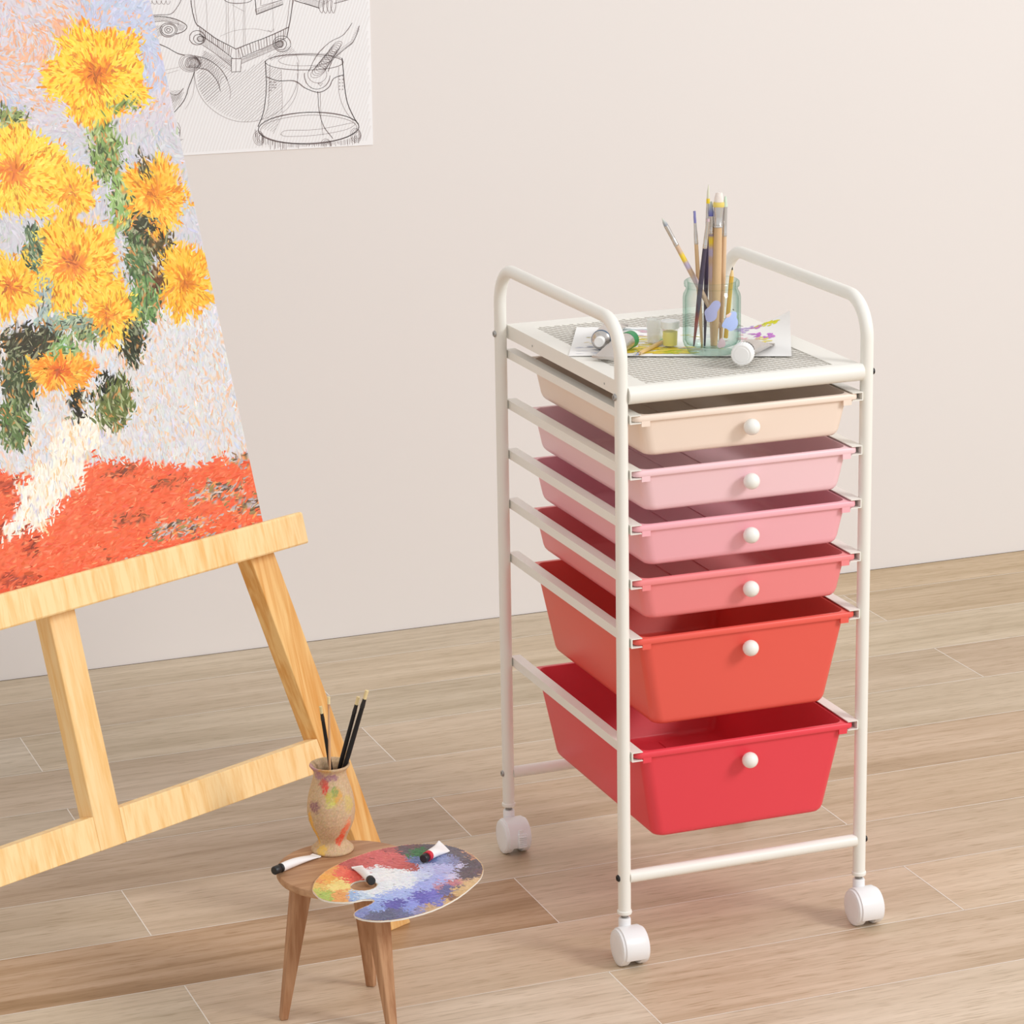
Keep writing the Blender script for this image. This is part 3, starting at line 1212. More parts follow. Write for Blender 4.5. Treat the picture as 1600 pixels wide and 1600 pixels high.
for xx, yy in ((430, 205), (560, 290), (575, 300), (610, 318), (676, 305), (684, 300), (866, 210)):
    line([(xx, -5), (xx + lrng.uniform(-4, 8), yy)], 0.0005, 2)
line(curve([(520, 240), (620, 200), (740, 190), (860, 212)]), 0.0005, 2)
line([(835, 200), (860, 210), (875, 190)], 0.0006)
line(ell(640, -8, 92, 30, 0, 0, 180), rep=2)
line([(600, 30), (680, 75)], 0.0005, 2)
line([(752, -5), (760, 96), (935, 26)], 0.0011, rep=2)
line([(790, -5), (790, 40), (940, -5)])
line([(752, 62), (940, -4)])
hatch([(755, 70), (935, 5), (935, 26), (762, 95)], 80, 8)
for cx, cy, r in ((372, 248, 52), (382, 256, 34), (392, 255, 20), (928, 288, 58), (920, 290, 40), (912, 290, 24)):
    line(ell(cx, cy, r, r * 0.9, 10), rep=2)
hatch(ell(390, 256, 24, 20)[:-1], 30, 6)
hatch(ell(915, 290, 30, 26)[:-1], 30, 6)
# shaded disc of shadow
line(ell(694, 476, 342, 326, 0, -12, 190), 0.0006)
hatch([(365, 470), (420, 330), (600, 470), (670, 470), (830, 380), (815, 640), (800, 790), (690, 802), (560, 760), (440, 680), (380, 580)], -42, 15, 0.00045)
hatch([(370, 560), (400, 450), (520, 560), (500, 660), (430, 670)], -42, 15, 0.00045)
hatch([(410, 330), (600, 400), (596, 470), (400, 380)], -40, 10, 0.00045)
hatch([(830, 370), (985, 300), (1020, 340), (860, 400)], -35, 11, 0.00045)
# bell-shaped machine
line(ell(1076, 408, 256, 52), rep=2)
line(ell(1076, 398, 168, 36), 0.0006)
line(ell(1090, 395, 240, 44, 0, 180, 360), 0.0006)
line(curve([(820, 402), (824, 520), (822, 640), (806, 740), (770, 832)]), 0.0012, rep=2)
line(curve([(848, 420), (846, 600), (836, 700), (800, 790)]), 0.0006)
line(curve([(1324, 380), (1336, 520), (1356, 660), (1395, 760), (1432, 818)]), 0.0013, rep=2)
line(curve([(1300, 440), (1304, 600), (1340, 720), (1400, 800)]), 0.0006)
line(curve([(828, 505), (900, 530), (1010, 532), (1085, 580), (1170, 606), (1235, 575), (1270, 515), (1336, 490)]), 0.001, rep=2)
line(ell(1104, 842, 332, 104, -2), 0.0012, rep=2)
line(ell(1104, 850, 318, 92, -2), rep=1)
line(curve([(920, 890), (960, 858), (1180, 850), (1400, 806), (1360, 850), (1180, 885), (960, 898), (920, 880)]), 0.0006)
line(curve([(1164, 600), (1172, 720), (1205, 830), (1262, 910)]), rep=2)
line(curve([(1180, 600), (1184, 760), (1200, 890)]), 0.0006)
line([(1030, 470), (1040, 400), (1020, 350)], 0.0005, 2)
line(curve([(1030, 480), (1030, 600), (985, 690), (935, 740)]), 0.0005)
line([(925, 460), (932, 760), (870, 880)], 0.0005)
hatch([(830, 440), (922, 455), (930, 740), (880, 870), (800, 850), (835, 700)], -42, 14, 0.00045)
for k in range(14):
    line(ell(845 + (k % 4) * 14 + lrng.uniform(-4, 4), 540 + 18 * (k // 4), 4, 3), 0.0005)
for k in range(10):
    line(ell(1308 + (k % 2) * 20, 500 + 22 * (k // 2), 4, 3), 0.0005)
line([(1164, 548), (1198, 546), (1182, 566), (1164, 548)])
for k in range(70):
    x = 752 + 690 * k / 70 + lrng.uniform(-4, 4)
    e = 1 - ((x - 1104) / 345) ** 2
    y = 850 + 100 * math.sqrt(max(0, e)) * 0.95
    line([(x, y), (x + lrng.uniform(-3, 3), min(985, y + lrng.uniform(30, 70)))], 0.0006)
for cx, cy in ((775, 910), (1415, 890), (1220, 960)):
    for k in range(4):
        line(ell(cx + 4 * k, cy, 34 - 7 * k, 48 - 9 * k, -10), 0.0006)
# its hose
line(curve([(1105, 470), (1160, 360), (1240, 280), (1330, 230), (1390, 150)]), rep=2)
line(curve([(1232, 470), (1265, 390), (1330, 330), (1400, 270), (1438, 168)]), rep=2)
hatch([(1270, 350), (1380, 270), (1430, 170), (1440, 200), (1390, 290), (1290, 372)], -35, 8)
for k in range(13):
    t = k / 12
    line(ell(1168 + 120 * t, 470 - 165 * t, 56 - 12 * t, 30 - 8 * t, -35 - 10 * t), 0.0007)
line(ell(1160, 495, 84, 90, 0, 0, 190), rep=2)
line(ell(1160, 490, 62, 56), rep=1)
# round machine and hose, partly behind the canvas
line(curve([(90, 276), (170, 310), (240, 350), (290, 362)]), 0.001, rep=2)
line(curve([(352, 470), (320, 560), (290, 650), (205, 752)]), 0.0011, rep=2)
line(curve([(352, 490), (345, 620), (290, 720)]), 0.0005, 2)
for k in range(6):
    line(ell(322 + 5 * k, 416, 72 - 8 * k, 56 - 5 * k, 12), 0.0006)
for k in range(9):
    line(ell(312 + 9 * k, 410, 14, 34, 8), 0.0006)
line(curve([(350, 366), (440, 388), (520, 450), (572, 530)]), rep=2)
line(curve([(380, 448), (440, 462), (500, 530), (526, 600)]), rep=2)
line(curve([(560, 500), (590, 600), (585, 650)]), 0.0005)
for k in range(14):
    t = k / 14
    line(curve([(392 + 170 * t, 376 + 140 * t * t + 10 * t), (400 + 140 * t, 420 + 110 * t * t), (396 + 130 * t, 452 + 130 * t * t)]), 0.0006)
line([(110, 470), (260, 440)], 0.0005, 2)
line([(140, 492), (250, 462)], 0.0005, 2)
line(curve([(150, 540), (190, 610), (240, 620), (280, 580)]), rep=2)
hatch([(165, 600), (275, 590), (255, 650), (200, 680)], 20, 9)
hatch([(180, 640), (300, 600), (250, 690), (205, 740)], -60, 10)
for k in range(3):
    line(ell(225, 850 + 20 * k, 34, 46 - 8 * k, 10, -80, 110), 0.0007)
line([(240, 920), (280, 915), (250, 935)])
# upper-left part
line(curve([(30, 104), (120, 96), (200, 90), (250, 30), (265, -5)]), rep=2)
line(curve([(45, 112), (150, 108), (240, 130), (300, 168), (280, 205), (230, 225)]), 0.001, rep=2)
line(curve([(55, 150), (160, 140), (250, 160)]))
hatch([(50, 112), (160, 108), (250, 135), (255, 160), (160, 140), (55, 145)], 28, 8)
hatch([(60, 172), (140, 165), (150, 230), (90, 250)], -38, 7)
hatch([(240, 150), (296, 168), (275, 205), (240, 195)], -30, 6)
for r in (56, 46, 26, 12):
    line(ell(182, 196, r, r * 0.82), rep=2)
for k in range(5):
    line(ell(60 + 30 * k, 4, 14, 24, 0, 0, 180), 0.0006)
# upper-right part
line(curve([(1010, 2), (1090, 26), (1175, 54)]), 0.001, rep=2)
hatch([(1020, -4), (1260, -4), (1180, 52), (1100, 28)], 18, 8)
for k in range(4):
    line(curve([(1176 + 26 * k, -4), (1172 + 26 * k, 50), (1190 + 26 * k, 86), (1204 + 26 * k, 50), (1206 + 26 * k, 4)]), 0.0008)
line(curve([(1270, 20), (1300, 16), (1370, -4)]), rep=2)
hatch([(1280, 4), (1370, -5), (1300, 14)], 10, 7)
drawing = m.build('wall_drawing', [DPAPER, INK, INK_LIGHT, STRIPE], smooth=0)
tag(drawing, 'white sheet of fine line machine sketches fixed flat on the wall', 'drawing')

# ================================================================== STOOL
HZ = 0.175
SCX, SCY, SRR = -0.3422, -0.006, 0.0808
stool = empty('stool', (SCX, SCY, 0))
tag(stool, 'small round three-legged wooden stool carrying the vase and palette', 'stool')
m = MB()
m.lathe([(0.001, HZ - 0.0098), (SRR - 0.004, HZ - 0.0098), (SRR - 0.0012, HZ - 0.0090), (SRR, HZ - 0.0070), (SRR, HZ - 0.0022), (SRR - 0.0008, HZ - 0.0006), (SRR - 0.0025, HZ), (0.001, HZ)], 72)
m.build('seat', STOOL_TOP, parent=stool, smooth=30)
for fx, fy in ((-0.4236, -0.0032), (-0.3027, 0.0448), (-0.3182, -0.0775)):
    f = Vector((fx - SCX, fy - SCY, 0))
    tpt = f * 0.66
    tpt.z = HZ - 0.0099
    o = f.normalized()
    sd = Vector((-o.y, o.x, 0))
    P = []
    for c, wv in ((f, 0.0052), (tpt, 0.0125)):
        for a, b in ((-1, -1), (1, -1), (1, 1), (-1, 1)):
            P.append(c + sd * (a * wv) + o * (b * wv * 0.85))
    m = MB()
    m.hexa(P)
    m.build('leg', STOOL_LEG, parent=stool, smooth=0, bevel=0.0015, bseg=3)

# ================================================================== VASE on stool
vpos = on_z(519.6, 1327.7, HZ)
prof = [(0.0005, 0.0), (0.0235, 0.0), (0.0246, 0.0012), (0.0243, 0.0034), (0.0205, 0.0070), (0.0168, 0.0110), (0.0163, 0.0140), (0.0180, 0.0190), (0.0225, 0.0280), (0.0262, 0.0380),
        (0.0276, 0.0480), (0.0272, 0.0580), (0.0254, 0.0690), (0.0223, 0.0800), (0.0196, 0.0890), (0.0186, 0.0950), (0.0196, 0.0990), (0.0222, 0.1020), (0.0233, 0.1036),
        (0.0229, 0.1050), (0.0212, 0.1050), (0.0178, 0.1010), (0.0160, 0.0950), (0.0168, 0.0880), (0.0200, 0.0780), (0.0235, 0.0650), (0.0250, 0.0480), (0.0200, 0.0280), (0.0140, 0.0150), (0.0005, 0.0120)]
fine = []
for (r0, z0), (r1, z1) in zip(prof[:-1], prof[1:]):
    n = max(1, int(math.hypot(r1 - r0, z1 - z0) / 0.0012))
    for k in range(n):
        fine.append((r0 + (r1 - r0) * k / n, z0 + (z1 - z0) * k / n))
fine.append(prof[-1])
m = MB()
VS = 120
vrng = random.Random(9)
viewa = math.atan2(CAM.y - vpos.y, CAM.x - vpos.x)
# splashes: angle offset to the right as seen (+), height, radii, colour
SPL = [(-0.28, 0.083, 0.13, 0.006, (224, 60, 54)), (-0.42, 0.089, 0.18, 0.004, (196, 92, 80)), (0.05, 0.072, 0.22, 0.007, (198, 190, 86)), (0.35, 0.074, 0.16, 0.007, (220, 160, 76)),
       (0.22, 0.078, 0.12, 0.005, (134, 158, 96)), (-0.8, 0.060, 0.22, 0.005, (140, 96, 110)), (-1.1, 0.030, 0.14, 0.016, (244, 178, 60)), (0.66, 0.026, 0.16, 0.008, (238, 88, 52)),
       (0.50, 0.018, 0.2, 0.005, (232, 76, 50)), (0.84, 0.036, 0.12, 0.007, (240, 130, 90)), (-0.6, 0.0065, 0.25, 0.004, (238, 190, 80)), (-0.75, 0.096, 0.3, 0.004, (168, 120, 140)), (0.1, 0.094, 0.3, 0.003, (150, 104, 126)),
       (-1.0, 0.1035, 0.5, 0.003, (176, 130, 150)), (-0.3, 0.104, 0.3, 0.002, (206, 150, 80)), (0.9, 0.062, 0.2, 0.008, (210, 186, 110)), (-0.05, 0.064, 0.16, 0.003, (216, 214, 120)), (2.5, 0.05, 0.5, 0.02, (214, 120, 70))]
loops, cc = [], []
for r, z in fine:
    for k in range(VS):
        a = 2 * math.pi * k / VS
        p = Vector((r * math.cos(a), r * math.sin(a), z))
        c = jit((204, 174, 138), vrng, 6)
        n = math.sin(a * 9 + z * 400) + math.sin(a * 17 - z * 900) + math.sin(a * 31 + z * 1500) * 0.6
        for da, sz, ra, rz, sc in SPL:
            d = (a - viewa - da + math.pi) % (2 * math.pi) - math.pi
            e = (d / ra / 1.3) ** 2 + ((z - sz) / rz / 1.25) ** 2 + 0.25 * n
            if e < 0.9:
                c = mixc(c, sc, 0.9 * vrng.random() ** 0.4)
            elif e < 1.5:
                c = mixc(c, sc, 0.4 * vrng.random())
        m.vert(p, lin(c))
nr = len(fine)
for i in range(nr - 1):
    for k in range(VS):
        kk = (k + 1) % VS
        m.face((i * VS + k, i * VS + kk, (i + 1) * VS + kk, (i + 1) * VS + k))
CLAY = vcol('paint_spattered_clay', 0.7, 0.14, 500)
vase = m.build('vase', CLAY, smooth=60, colors=True, matrix=Matrix.Translation((vpos.x, vpos.y, HZ + 0.0001)))
tag(vase, 'paint-spattered tan clay vase holding brushes, standing on the stool', 'vase')


# ================================================================== BRUSHES
def brush(name, tip, bot, label, group, r=0.0028, bl=0.012, fl=0.025, bcol=(236, 226, 196), hcol=(222, 192, 150), fcol=None, flat=1.0,
          stains=(), tipfrac=0.15, endr=0.45, br=None, cat='brush', bcol2=None, ring=None):
    """tip/bot are world points; bristles at tip"""
    tip, bot = Vector(tip), Vector(bot)
    L = (tip - bot).length
    R = axis_frame(bot, tip, RGT)
    root = empty(name, bot, R)
    tag(root, label, cat, group)
    hl = L - bl - fl
    br = br or r
    # handle
    n = 46
    prof, cols = [], []
    for k in range(n + 1):
        t = k / n
        z = hl * t
        if t < 0.5:
            rr = r * (endr + (1.12 - endr) * (t / 0.5) ** 0.8)
        else:
            rr = r * (1.12 - 0.16 * ((t - 0.5) / 0.5) ** 1.5)
        prof.append((rr, z))
    m = MB()
    prof = [(prof[0][0] * 0.4, 0)] + [(a, b + 0.0006) for a, b in prof]

    def cf(rr, z):
        c = hcol
        for z0, z1, sc in stains:
            d = hl - z
            if z0 < d < z1:
                e = min(d - z0, z1 - d) / ((z1 - z0) / 2)
                c = mixc(c, sc, min(1, e * 1.8))
        return lin(c)
    m.lathe(prof, 18, colf=cf)
    m.build('handle', VCOL_GLOSS, parent=root, colors=True)
    # ferrule
    if fl > 0.001:
        m = MB()
        z0 = hl
        pr_ = [(r * 0.9, z0 - 0.0015), (r * 1.03, z0 - 0.001), (r * 1.08, z0 + 0.001), (r * 0.98, z0 + 0.0018), (r * 1.08, z0 + 0.0028), (r * 0.98, z0 + 0.0036), (r * 0.98, z0 + fl * 0.4)]
        loops = []
        for rr, z in pr_:
            loops.append([Vector((rr * math.cos(2 * math.pi * k / 20), rr * math.sin(2 * math.pi * k / 20), z)) for k in range(20)])
        for t in (0.7, 1.0):
            fx = 1 + (flat - 1) * t
            fy = 1 / (1 + (flat - 1) * 1.4 * t)
            rr = r * 0.98 + (br - r * 0.98) * t
            loops.append([Vector((rr * fx * math.cos(2 * math.pi * k / 20), rr * fy * math.sin(2 * math.pi * k / 20), hl + fl * t)) for k in range(20)])
        m.rings(loops)
        m.build('ferrule', fcol or FERRULE, parent=root)
    if ring:
        m = MB()
        zz = hl + fl
        fx, fy = flat, 1 / (1 + (flat - 1) * 1.4)
        m.rings([[Vector((br * q * fx * math.cos(2 * math.pi * k / 20), br * q * fy * math.sin(2 * math.pi * k / 20), zz + d)) for k in range(20)] for q, d in ((0.98, -0.0062), (1.07, -0.0055), (1.09, -0.002), (0.98, 0.0002))])
        m.build('paint_ring', plain('ring_paint', ring, 0.4, 0, 0.05), parent=root)
    # bristles
    m = MB()
    loops, cols = [], []
    for t in (-0.05, 0.25, 0.5, 0.7, 0.85, 0.95, 1.0):
        k_ = 1 - (1 - tipfrac) * max(0, t) ** 1.8
        fx = flat * k_
        fy = k_ / (1 + (flat - 1) * 1.4)
        z = hl + fl + bl * t
        loops.append([Vector((br * 0.92 * fx * math.cos(2 * math.pi * k / 20) + 0.00012 * math.sin(7 * k + 9 * t), br * 0.92 * fy * math.sin(2 * math.pi * k / 20), z + (0.0004 * math.sin(k * 5) if t == 1.0 else 0))) for k in range(20)])
        cols.append(lin(mixc(bcol2 or bcol, bcol, max(0, t))))
    m.rings(loops, cols=cols)
    m.build('bristles', VCOL, parent=root, colors=True)
    return root


FERRULE = plain('bright_ferrule', (214, 210, 206), 0.22, 0.9, 0.05)
FERRULE_BLACK = plain('black_ferrule', (40, 38, 38), 0.4, 0.2, 0.05)
HV = Vector((FWD.x, FWD.y, 0)).normalized()


def at_depth(u, v, P0, off):
    return on_plane(u, v, Vector(P0) + HV * off, HV)


# four brushes in the vase (their ends rest on the inside of the vase)
VG = 'brushes in the clay vase'
BLK = (30, 29, 31)
brush('paint_brush', at_depth(501, 1104, vpos, -0.004), at_depth(527, 1262, vpos, 0.006), 'short black brush leaning left in the clay vase', VG, 0.0021, 0.0085, 0.008, (232, 212, 160), BLK, FERRULE_BLACK, 1.0, tipfrac=1.15, br=0.0019)
brush('paint_brush', at_depth(513.5, 1089, vpos, -0.012), at_depth(516.5, 1262, vpos, -0.003), 'thin bare wood brush standing upright in the clay vase', VG, 0.0013, 0.0085, 0.004, (236, 218, 170), (214, 170, 130), plain('tan_ferrule', (206, 160, 122), 0.5, 0, 0.05), 1.0, tipfrac=1.1, br=0.0017)
brush('paint_brush', at_depth(560, 1089, vpos, 0.006), at_depth(516, 1255, vpos, 0.008), 'black brush leaning right in the clay vase, shorter of the pair', VG, 0.0024, 0.0095, 0.010, (236, 216, 164), BLK, FERRULE_BLACK, 1.0, tipfrac=1.1, br=0.0021)
brush('paint_brush', at_depth(573.5, 1079, vpos, -0.001), at_depth(523, 1252, vpos, 0.002), 'black brush leaning right in the clay vase, longest and rightmost', VG, 0.0026, 0.0105, 0.010, (236, 216, 164), BLK, FERRULE_BLACK, 1.0, tipfrac=1.1, br=0.0022)

# ================================================================== PALETTE
PT = 0.0017
out_px = [(370, 460), (378, 428), (390, 405), (417, 374), (450, 345), (495, 318), (540, 295), (590, 271), (640, 250), (700, 229), (760, 210), (830, 193), (900, 180), (975, 169), (1050, 163), (1125, 161), (1200, 163), (1262, 172), (1320, 185), (1374, 205), (1420, 230), (1455, 257), (1480, 285), (1493, 307), (1497, 330), (1492, 357), (1480, 385),
          (1455, 414), (1420, 445), (1378, 480), (1330, 515), (1277, 546), (1220, 575), (1160, 600), (1100, 620), (1030, 639), (960, 655), (890, 665), (820, 670), (757, 668), (700, 660), (672, 651), (650, 640), (642, 622), (651, 609), (670, 595), (703, 580), (740, 565), (762, 553), (775, 540), (772, 532), (760, 528), (732, 528), (700, 530), (660, 539), (620, 545), (570, 547), (520, 545), (478, 540), (440, 530), (412, 515), (390, 495), (376, 478)]


def pal(u, v):
    P = on_z(400 + u / 4.2105, 1280 + v / 4.2105, HZ + 0.0003 + PT)
    return P.x, P.y


outer = [pal(*p) for p in out_px]
hole = [pal(708 + 87 * math.cos(2 * math.pi * k / 28), 435 + 34 * math.sin(2 * math.pi * k / 28) - 0.06 * 87 * math.cos(2 * math.pi * k / 28)) for k in range(28)]
pcx, pcy = sum(p[0] for p in outer) / len(outer), sum(p[1] for p in outer) / len(outer)
outer_l = [(a - pcx, b - pcy) for a, b in outer][::-1]
hole_l = [(a - pcx, b - pcy) for a, b in hole]


def in_poly(x, y, poly):
    r = False
    j = len(poly) - 1
    for i in range(len(poly)):
        xi, yi = poly[i]
        xj, yj = poly[j]
        if (yi > y) != (yj > y) and x < (xj - xi) * (y - yi) / (yj - yi) + xi:
            r = not r
        j = i
    return r


m = MB()
m.prism(outer_l, 0.0, PT, [hole_l], 1, 2)
PALS = [  # crop u, v, reach, colour
    (430, 440, 50, (240, 196, 110)), (400, 480, 40, (204, 208, 110)), (450, 500, 40, (180, 200, 100)), (480, 400, 50, (250, 180, 90)), (420, 410, 30, (240, 150, 90)), (520, 430, 50, (255, 226, 140)), (560, 500, 40, (240, 170, 100)),
    (560, 350, 45, (248, 120, 96)), (620, 370, 45, (244, 100, 84)), (500, 340, 40, (250, 176, 100)), (640, 300, 50, (196, 96, 92)), (720, 280, 60, (214, 104, 100)), (820, 250, 70, (222, 110, 108)), (900, 290, 50, (214, 106, 104)), (960, 320, 40, (206, 96, 92)), (860, 200, 40, (190, 100, 100)), (1030, 320, 30, (178, 84, 80)),
    (1060, 215, 48, (66, 120, 74)), (1120, 225, 46, (74, 128, 80)), (1000, 215, 28, (96, 92, 96)), (960, 205, 28, (110, 92, 96)), (1040, 180, 30, (112, 84, 88)), (1150, 180, 40, (98, 90, 96)), (1050, 265, 28, (120, 140, 196)), (1160, 262, 28, (110, 130, 180)),
    (1260, 190, 50, (110, 104, 116)), (1340, 230, 60, (112, 102, 110)), (1420, 300, 60, (104, 92, 98)), (1400, 370, 50, (108, 94, 100)), (1460, 350, 30, (118, 92, 94)), (1300, 260, 40, (140, 140, 180)), (1240, 260, 40, (150, 160, 206)),
    (1350, 310, 22, (214, 208, 240)), (1300, 380, 28, (214, 206, 236)), (1230, 330, 40, (190, 190, 236)), (1320, 420, 34, (206, 132, 140)), (1200, 445, 26, (204, 140, 160)), (1400, 400, 20, (208, 170, 130)),
    (860, 370, 60, (248, 248, 250)), (950, 350, 50, (246, 248, 252)), (800, 340, 40, (244, 246, 250)), (900, 430, 60, (244, 248, 254)), (1000, 400, 60, (238, 242, 252)), (820, 450, 50, (240, 244, 252)), (700, 500, 34, (206, 222, 244)), (640, 505, 28, (160, 190, 230)), (740, 480, 30, (240, 246, 252)), (1080, 370, 50, (214, 222, 250)), (1120, 330, 40, (200, 206, 246)),
    (1100, 430, 50, (170, 180, 240)), (950, 480, 50, (176, 192, 246)), (860, 520, 40, (170, 190, 244)), (800, 580, 50, (150, 170, 232)), (890, 555, 46, (104, 100, 184)), (940, 560, 40, (96, 92, 176)), (1100, 520, 50, (112, 106, 196)), (1160, 500, 40, (120, 116, 204)), (1040, 560, 40, (150, 160, 236)), (1000, 590, 40, (140, 156, 226)), (1200, 540, 40, (126, 128, 206)), (1250, 470, 40, (110, 110, 160)), (1180, 400, 40, (180, 186, 242)),
    (700, 620, 50, (132, 140, 196)), (760, 640, 50, (104, 106, 136)), (860, 635, 60, (100, 102, 132)), (960, 625, 50, (108, 110, 150)), (1060, 600, 40, (150, 146, 190)), (1330, 470, 40, (222, 184, 130)), (1400, 430, 40, (226, 190, 138)), (1290, 520, 30, (150, 110, 86)), (1250, 545, 30, (220, 182, 130)), (1150, 590, 40, (206, 170, 130)), (1460, 400, 30, (230, 196, 150)), (1440, 250, 26, (196, 140, 112)), (1390, 215, 26, (210, 160, 130)), (1330, 440, 20, (120, 104, 120)),
]
qrng = random.Random(21)


def palcolor(u, v):
    best, bc = 1e9, None
    for a, b, r, c in PALS:
        d = math.hypot(u - a, (v - b) * 1.7) / r
        if d < best:
            best, bc = d, c
    return bc


def pfn(a, b, h):
    return (a, b, PT + h)


GS = 0.0013
x0, x1 = min(p[0] for p in outer_l), max(p[0] for p in outer_l)
y0, y1 = min(p[1] for p in outer_l), max(p[1] for p in outer_l)
nx, ny = int((x1 - x0) / GS) + 1, int((y1 - y0) / GS) + 1
gv = {}
for j in range(ny + 1):
    for i in range(nx + 1):
        x, y = x0 + i * GS, y0 + j * GS
        if in_poly(x, y, outer_l) and not in_poly(x, y, hole_l):
            pu, pv_ = project((x + pcx, y + pcy, HZ + PT))
            u, v = (pu - 400) * 4.2105 + qrng.gauss(0, 7), (pv_ - 1280) * 4.2105 + qrng.gauss(0, 4)
            gv[i, j] = m.vert((x, y, PT + 0.00006), lin(mixc(jit(palcolor(u, v), qrng, 5), (255, 255, 255), 0.08)))
for (i, j) in list(gv):
    q = [(i, j), (i + 1, j), (i + 1, j + 1), (i, j + 1)]
    if all(k in gv for k in q):
        m.face([gv[k] for k in q], 0)
cnt = 0
while cnt < 5600:
    u, v = qrng.uniform(365, 1500), qrng.uniform(158, 675)
    x, y = pal(u, v)
    x, y = x - pcx, y - pcy
    ang = qrng.gauss(-0.6, 0.7)
    L = qrng.uniform(0.0025, 0.0065)
    ok = True
    for ss in (-0.55, 0, 0.55):
        for ww in (-0.0009, 0.0009):
            q = (x + math.cos(ang) * L * ss - math.sin(ang) * ww, y + math.sin(ang) * L * ss + math.cos(ang) * ww)
            if not in_poly(q[0], q[1], outer_l) or in_poly(q[0], q[1], hole_l):
                ok = False
    if not ok:
        continue
    wu, wv = u + qrng.gauss(0, 17), v + qrng.gauss(0, 9)
    c = mixc(jit(palcolor(wu, wv), qrng, 5), (255, 255, 255), 0.08)
    if qrng.random() < 0.012:
        c = mixc(c, (60, 50, 50), 0.5)
    stroke(m, pfn, x, y, ang, L, qrng.uniform(0.0010, 0.0022), c, qrng.uniform(0.0001, 0.0003), qrng, qrng.uniform(-0.4, 0.4), streak=4)
    cnt += 1
PAL_WOOD = plain('palette_board', (224, 188, 140), 0.5, 0, 0.08, 60)
palette = m.build('palette', [VCOL, PAL_WOOD, plain('palette_edge', (240, 236, 228), 0.5)], smooth=0, colors=True, matrix=Matrix.Translation((pcx, pcy, HZ + 0.0003)))
tag(palette, 'kidney-shaped palette covered in multicoloured paint, overhanging the stool seat', 'palette')


# ================================================================== PAINT TUBES
def paint_tube(label, group, cap_end, tail_end, z, r, cap_r, cap_l, body_mat, shoulder_mat, cap_mat, lift=0.0, neck=0.3, ridges=0, band=0.0, tailw=1.45, crimp=True, label_mat=None, sh_l=None, twist=0.0, bandr=1.025):
    """lies on a surface of height z: cap at cap_end, flattened fold at tail_end (xy)"""
    a = Vector((tail_end[0], tail_end[1], 0))
    b = Vector((cap_end[0], cap_end[1], 0))
    L = (b - a).length
    dirv = (b - a).normalized()
    side = Vector((-dirv.y, dirv.x, 0))
    root = empty('paint_tube', (a.x, a.y, z), basis(dirv, side, Vector((0, 0, 1))))
    tag(root, label, 'paint tube', group)
    root['group'] = group
    bl = L - cap_l - (sh_l or r * 0.5)
    rz = max(r, cap_r * 0.55)
    m = MB()
    loops = []
    n = 28
    for t in np.linspace(0, 1, 14):
        ry = r * (tailw + (1 - tailw) * t)
        rh = r * (0.08 + 0.92 * math.sin(min(1, t * 1.15) * math.pi / 2))
        cz = max(rh, 0.0004) + (cap_r - r) * max(0, t - 0.3) / 0.7 * (1 if cap_r > r else 0) + 0.0002
        lp = [Vector((bl * t, ry * math.cos(2 * math.pi * k / n), rh * math.sin(2 * math.pi * k / n))) for k in range(n)]
        if twist:
            q = twist * (1 - t)
            lp = [Vector((p.x, p.y * math.cos(q) - p.z * math.sin(q), p.y * math.sin(q) + p.z * math.cos(q))) for p in lp]
            cz = 0.0002 - min(p.z for p in lp)
        loops.append([p + Vector((0, 0, cz)) for p in lp])
    m.rings(loops)
    m.build('tube_body', body_mat, parent=root, smooth=50)
    cz = r + (cap_r - r if cap_r > r else 0) + 0.0002
    if crimp:
        m = MB()
        m.box((0.0016, 0, r * 0.16 + 0.0004), (0.0042, 2 * r * tailw * 1.03, r * 0.28))
        m.build('crimped_end', body_mat, parent=root, bevel=0.0003)
    R = Matrix.Rotation(math.pi / 2, 3, 'Y')
    m = MB()
    sl = sh_l or r * 0.5
    m.lathe([(r * 0.98, -0.0005), (r * 1.04, 0), (r * 1.04, sl * 0.35), (r * 0.95, sl * 0.5), (r * neck * 1.3, sl * 0.95), (r * neck, sl), (r * neck, sl + 0.001)], 28, (bl, 0, cz), R)
    m.build('shoulder', shoulder_mat, parent=root)
    if band and label_mat:
        m = MB()
        m.lathe([(r * 0.99, 0), (r * bandr, 0.0002), (r * bandr, band), (r * 0.99, band + 0.0002)], 28, (bl - band + (0.0014 if bandr > 1.05 else -0.0005), 0, cz), R, cap0=False, cap1=False)
        m.build('label_band', label_mat, parent=root)
    m = MB()
    if ridges:
        loops = []
        for rr, zz in ((cap_r * 0.9, 0), (cap_r, 0.0004), (cap_r * 0.97, cap_l - 0.0012), (cap_r * 0.86, cap_l)):
            lp = []
            for k in range(ridges * 2):
                q = rr * (1 + (0.02 if k % 2 else -0.02))
                aa = math.pi * k / ridges
                lp.append(R @ Vector((q * math.cos(aa), q * math.sin(aa), zz)) + Vector((bl + sl, 0, cz)))
            loops.append(lp)
        m.rings(loops)
        m.lathe([(cap_r * 0.70, 0), (cap_r * 0.66, 0.0006), (cap_r * 0.4, 0.0008)], 24, (bl + sl + cap_l - 0.0002, 0, cz), R)
    else:
        m.lathe([(cap_r * 0.92, 0), (cap_r, 0.0006), (cap_r, cap_l - 0.0008), (cap_r * 0.9, cap_l)], 24, (bl + sl, 0, cz), R)
    m.build('cap', cap_mat, parent=root)
    return root


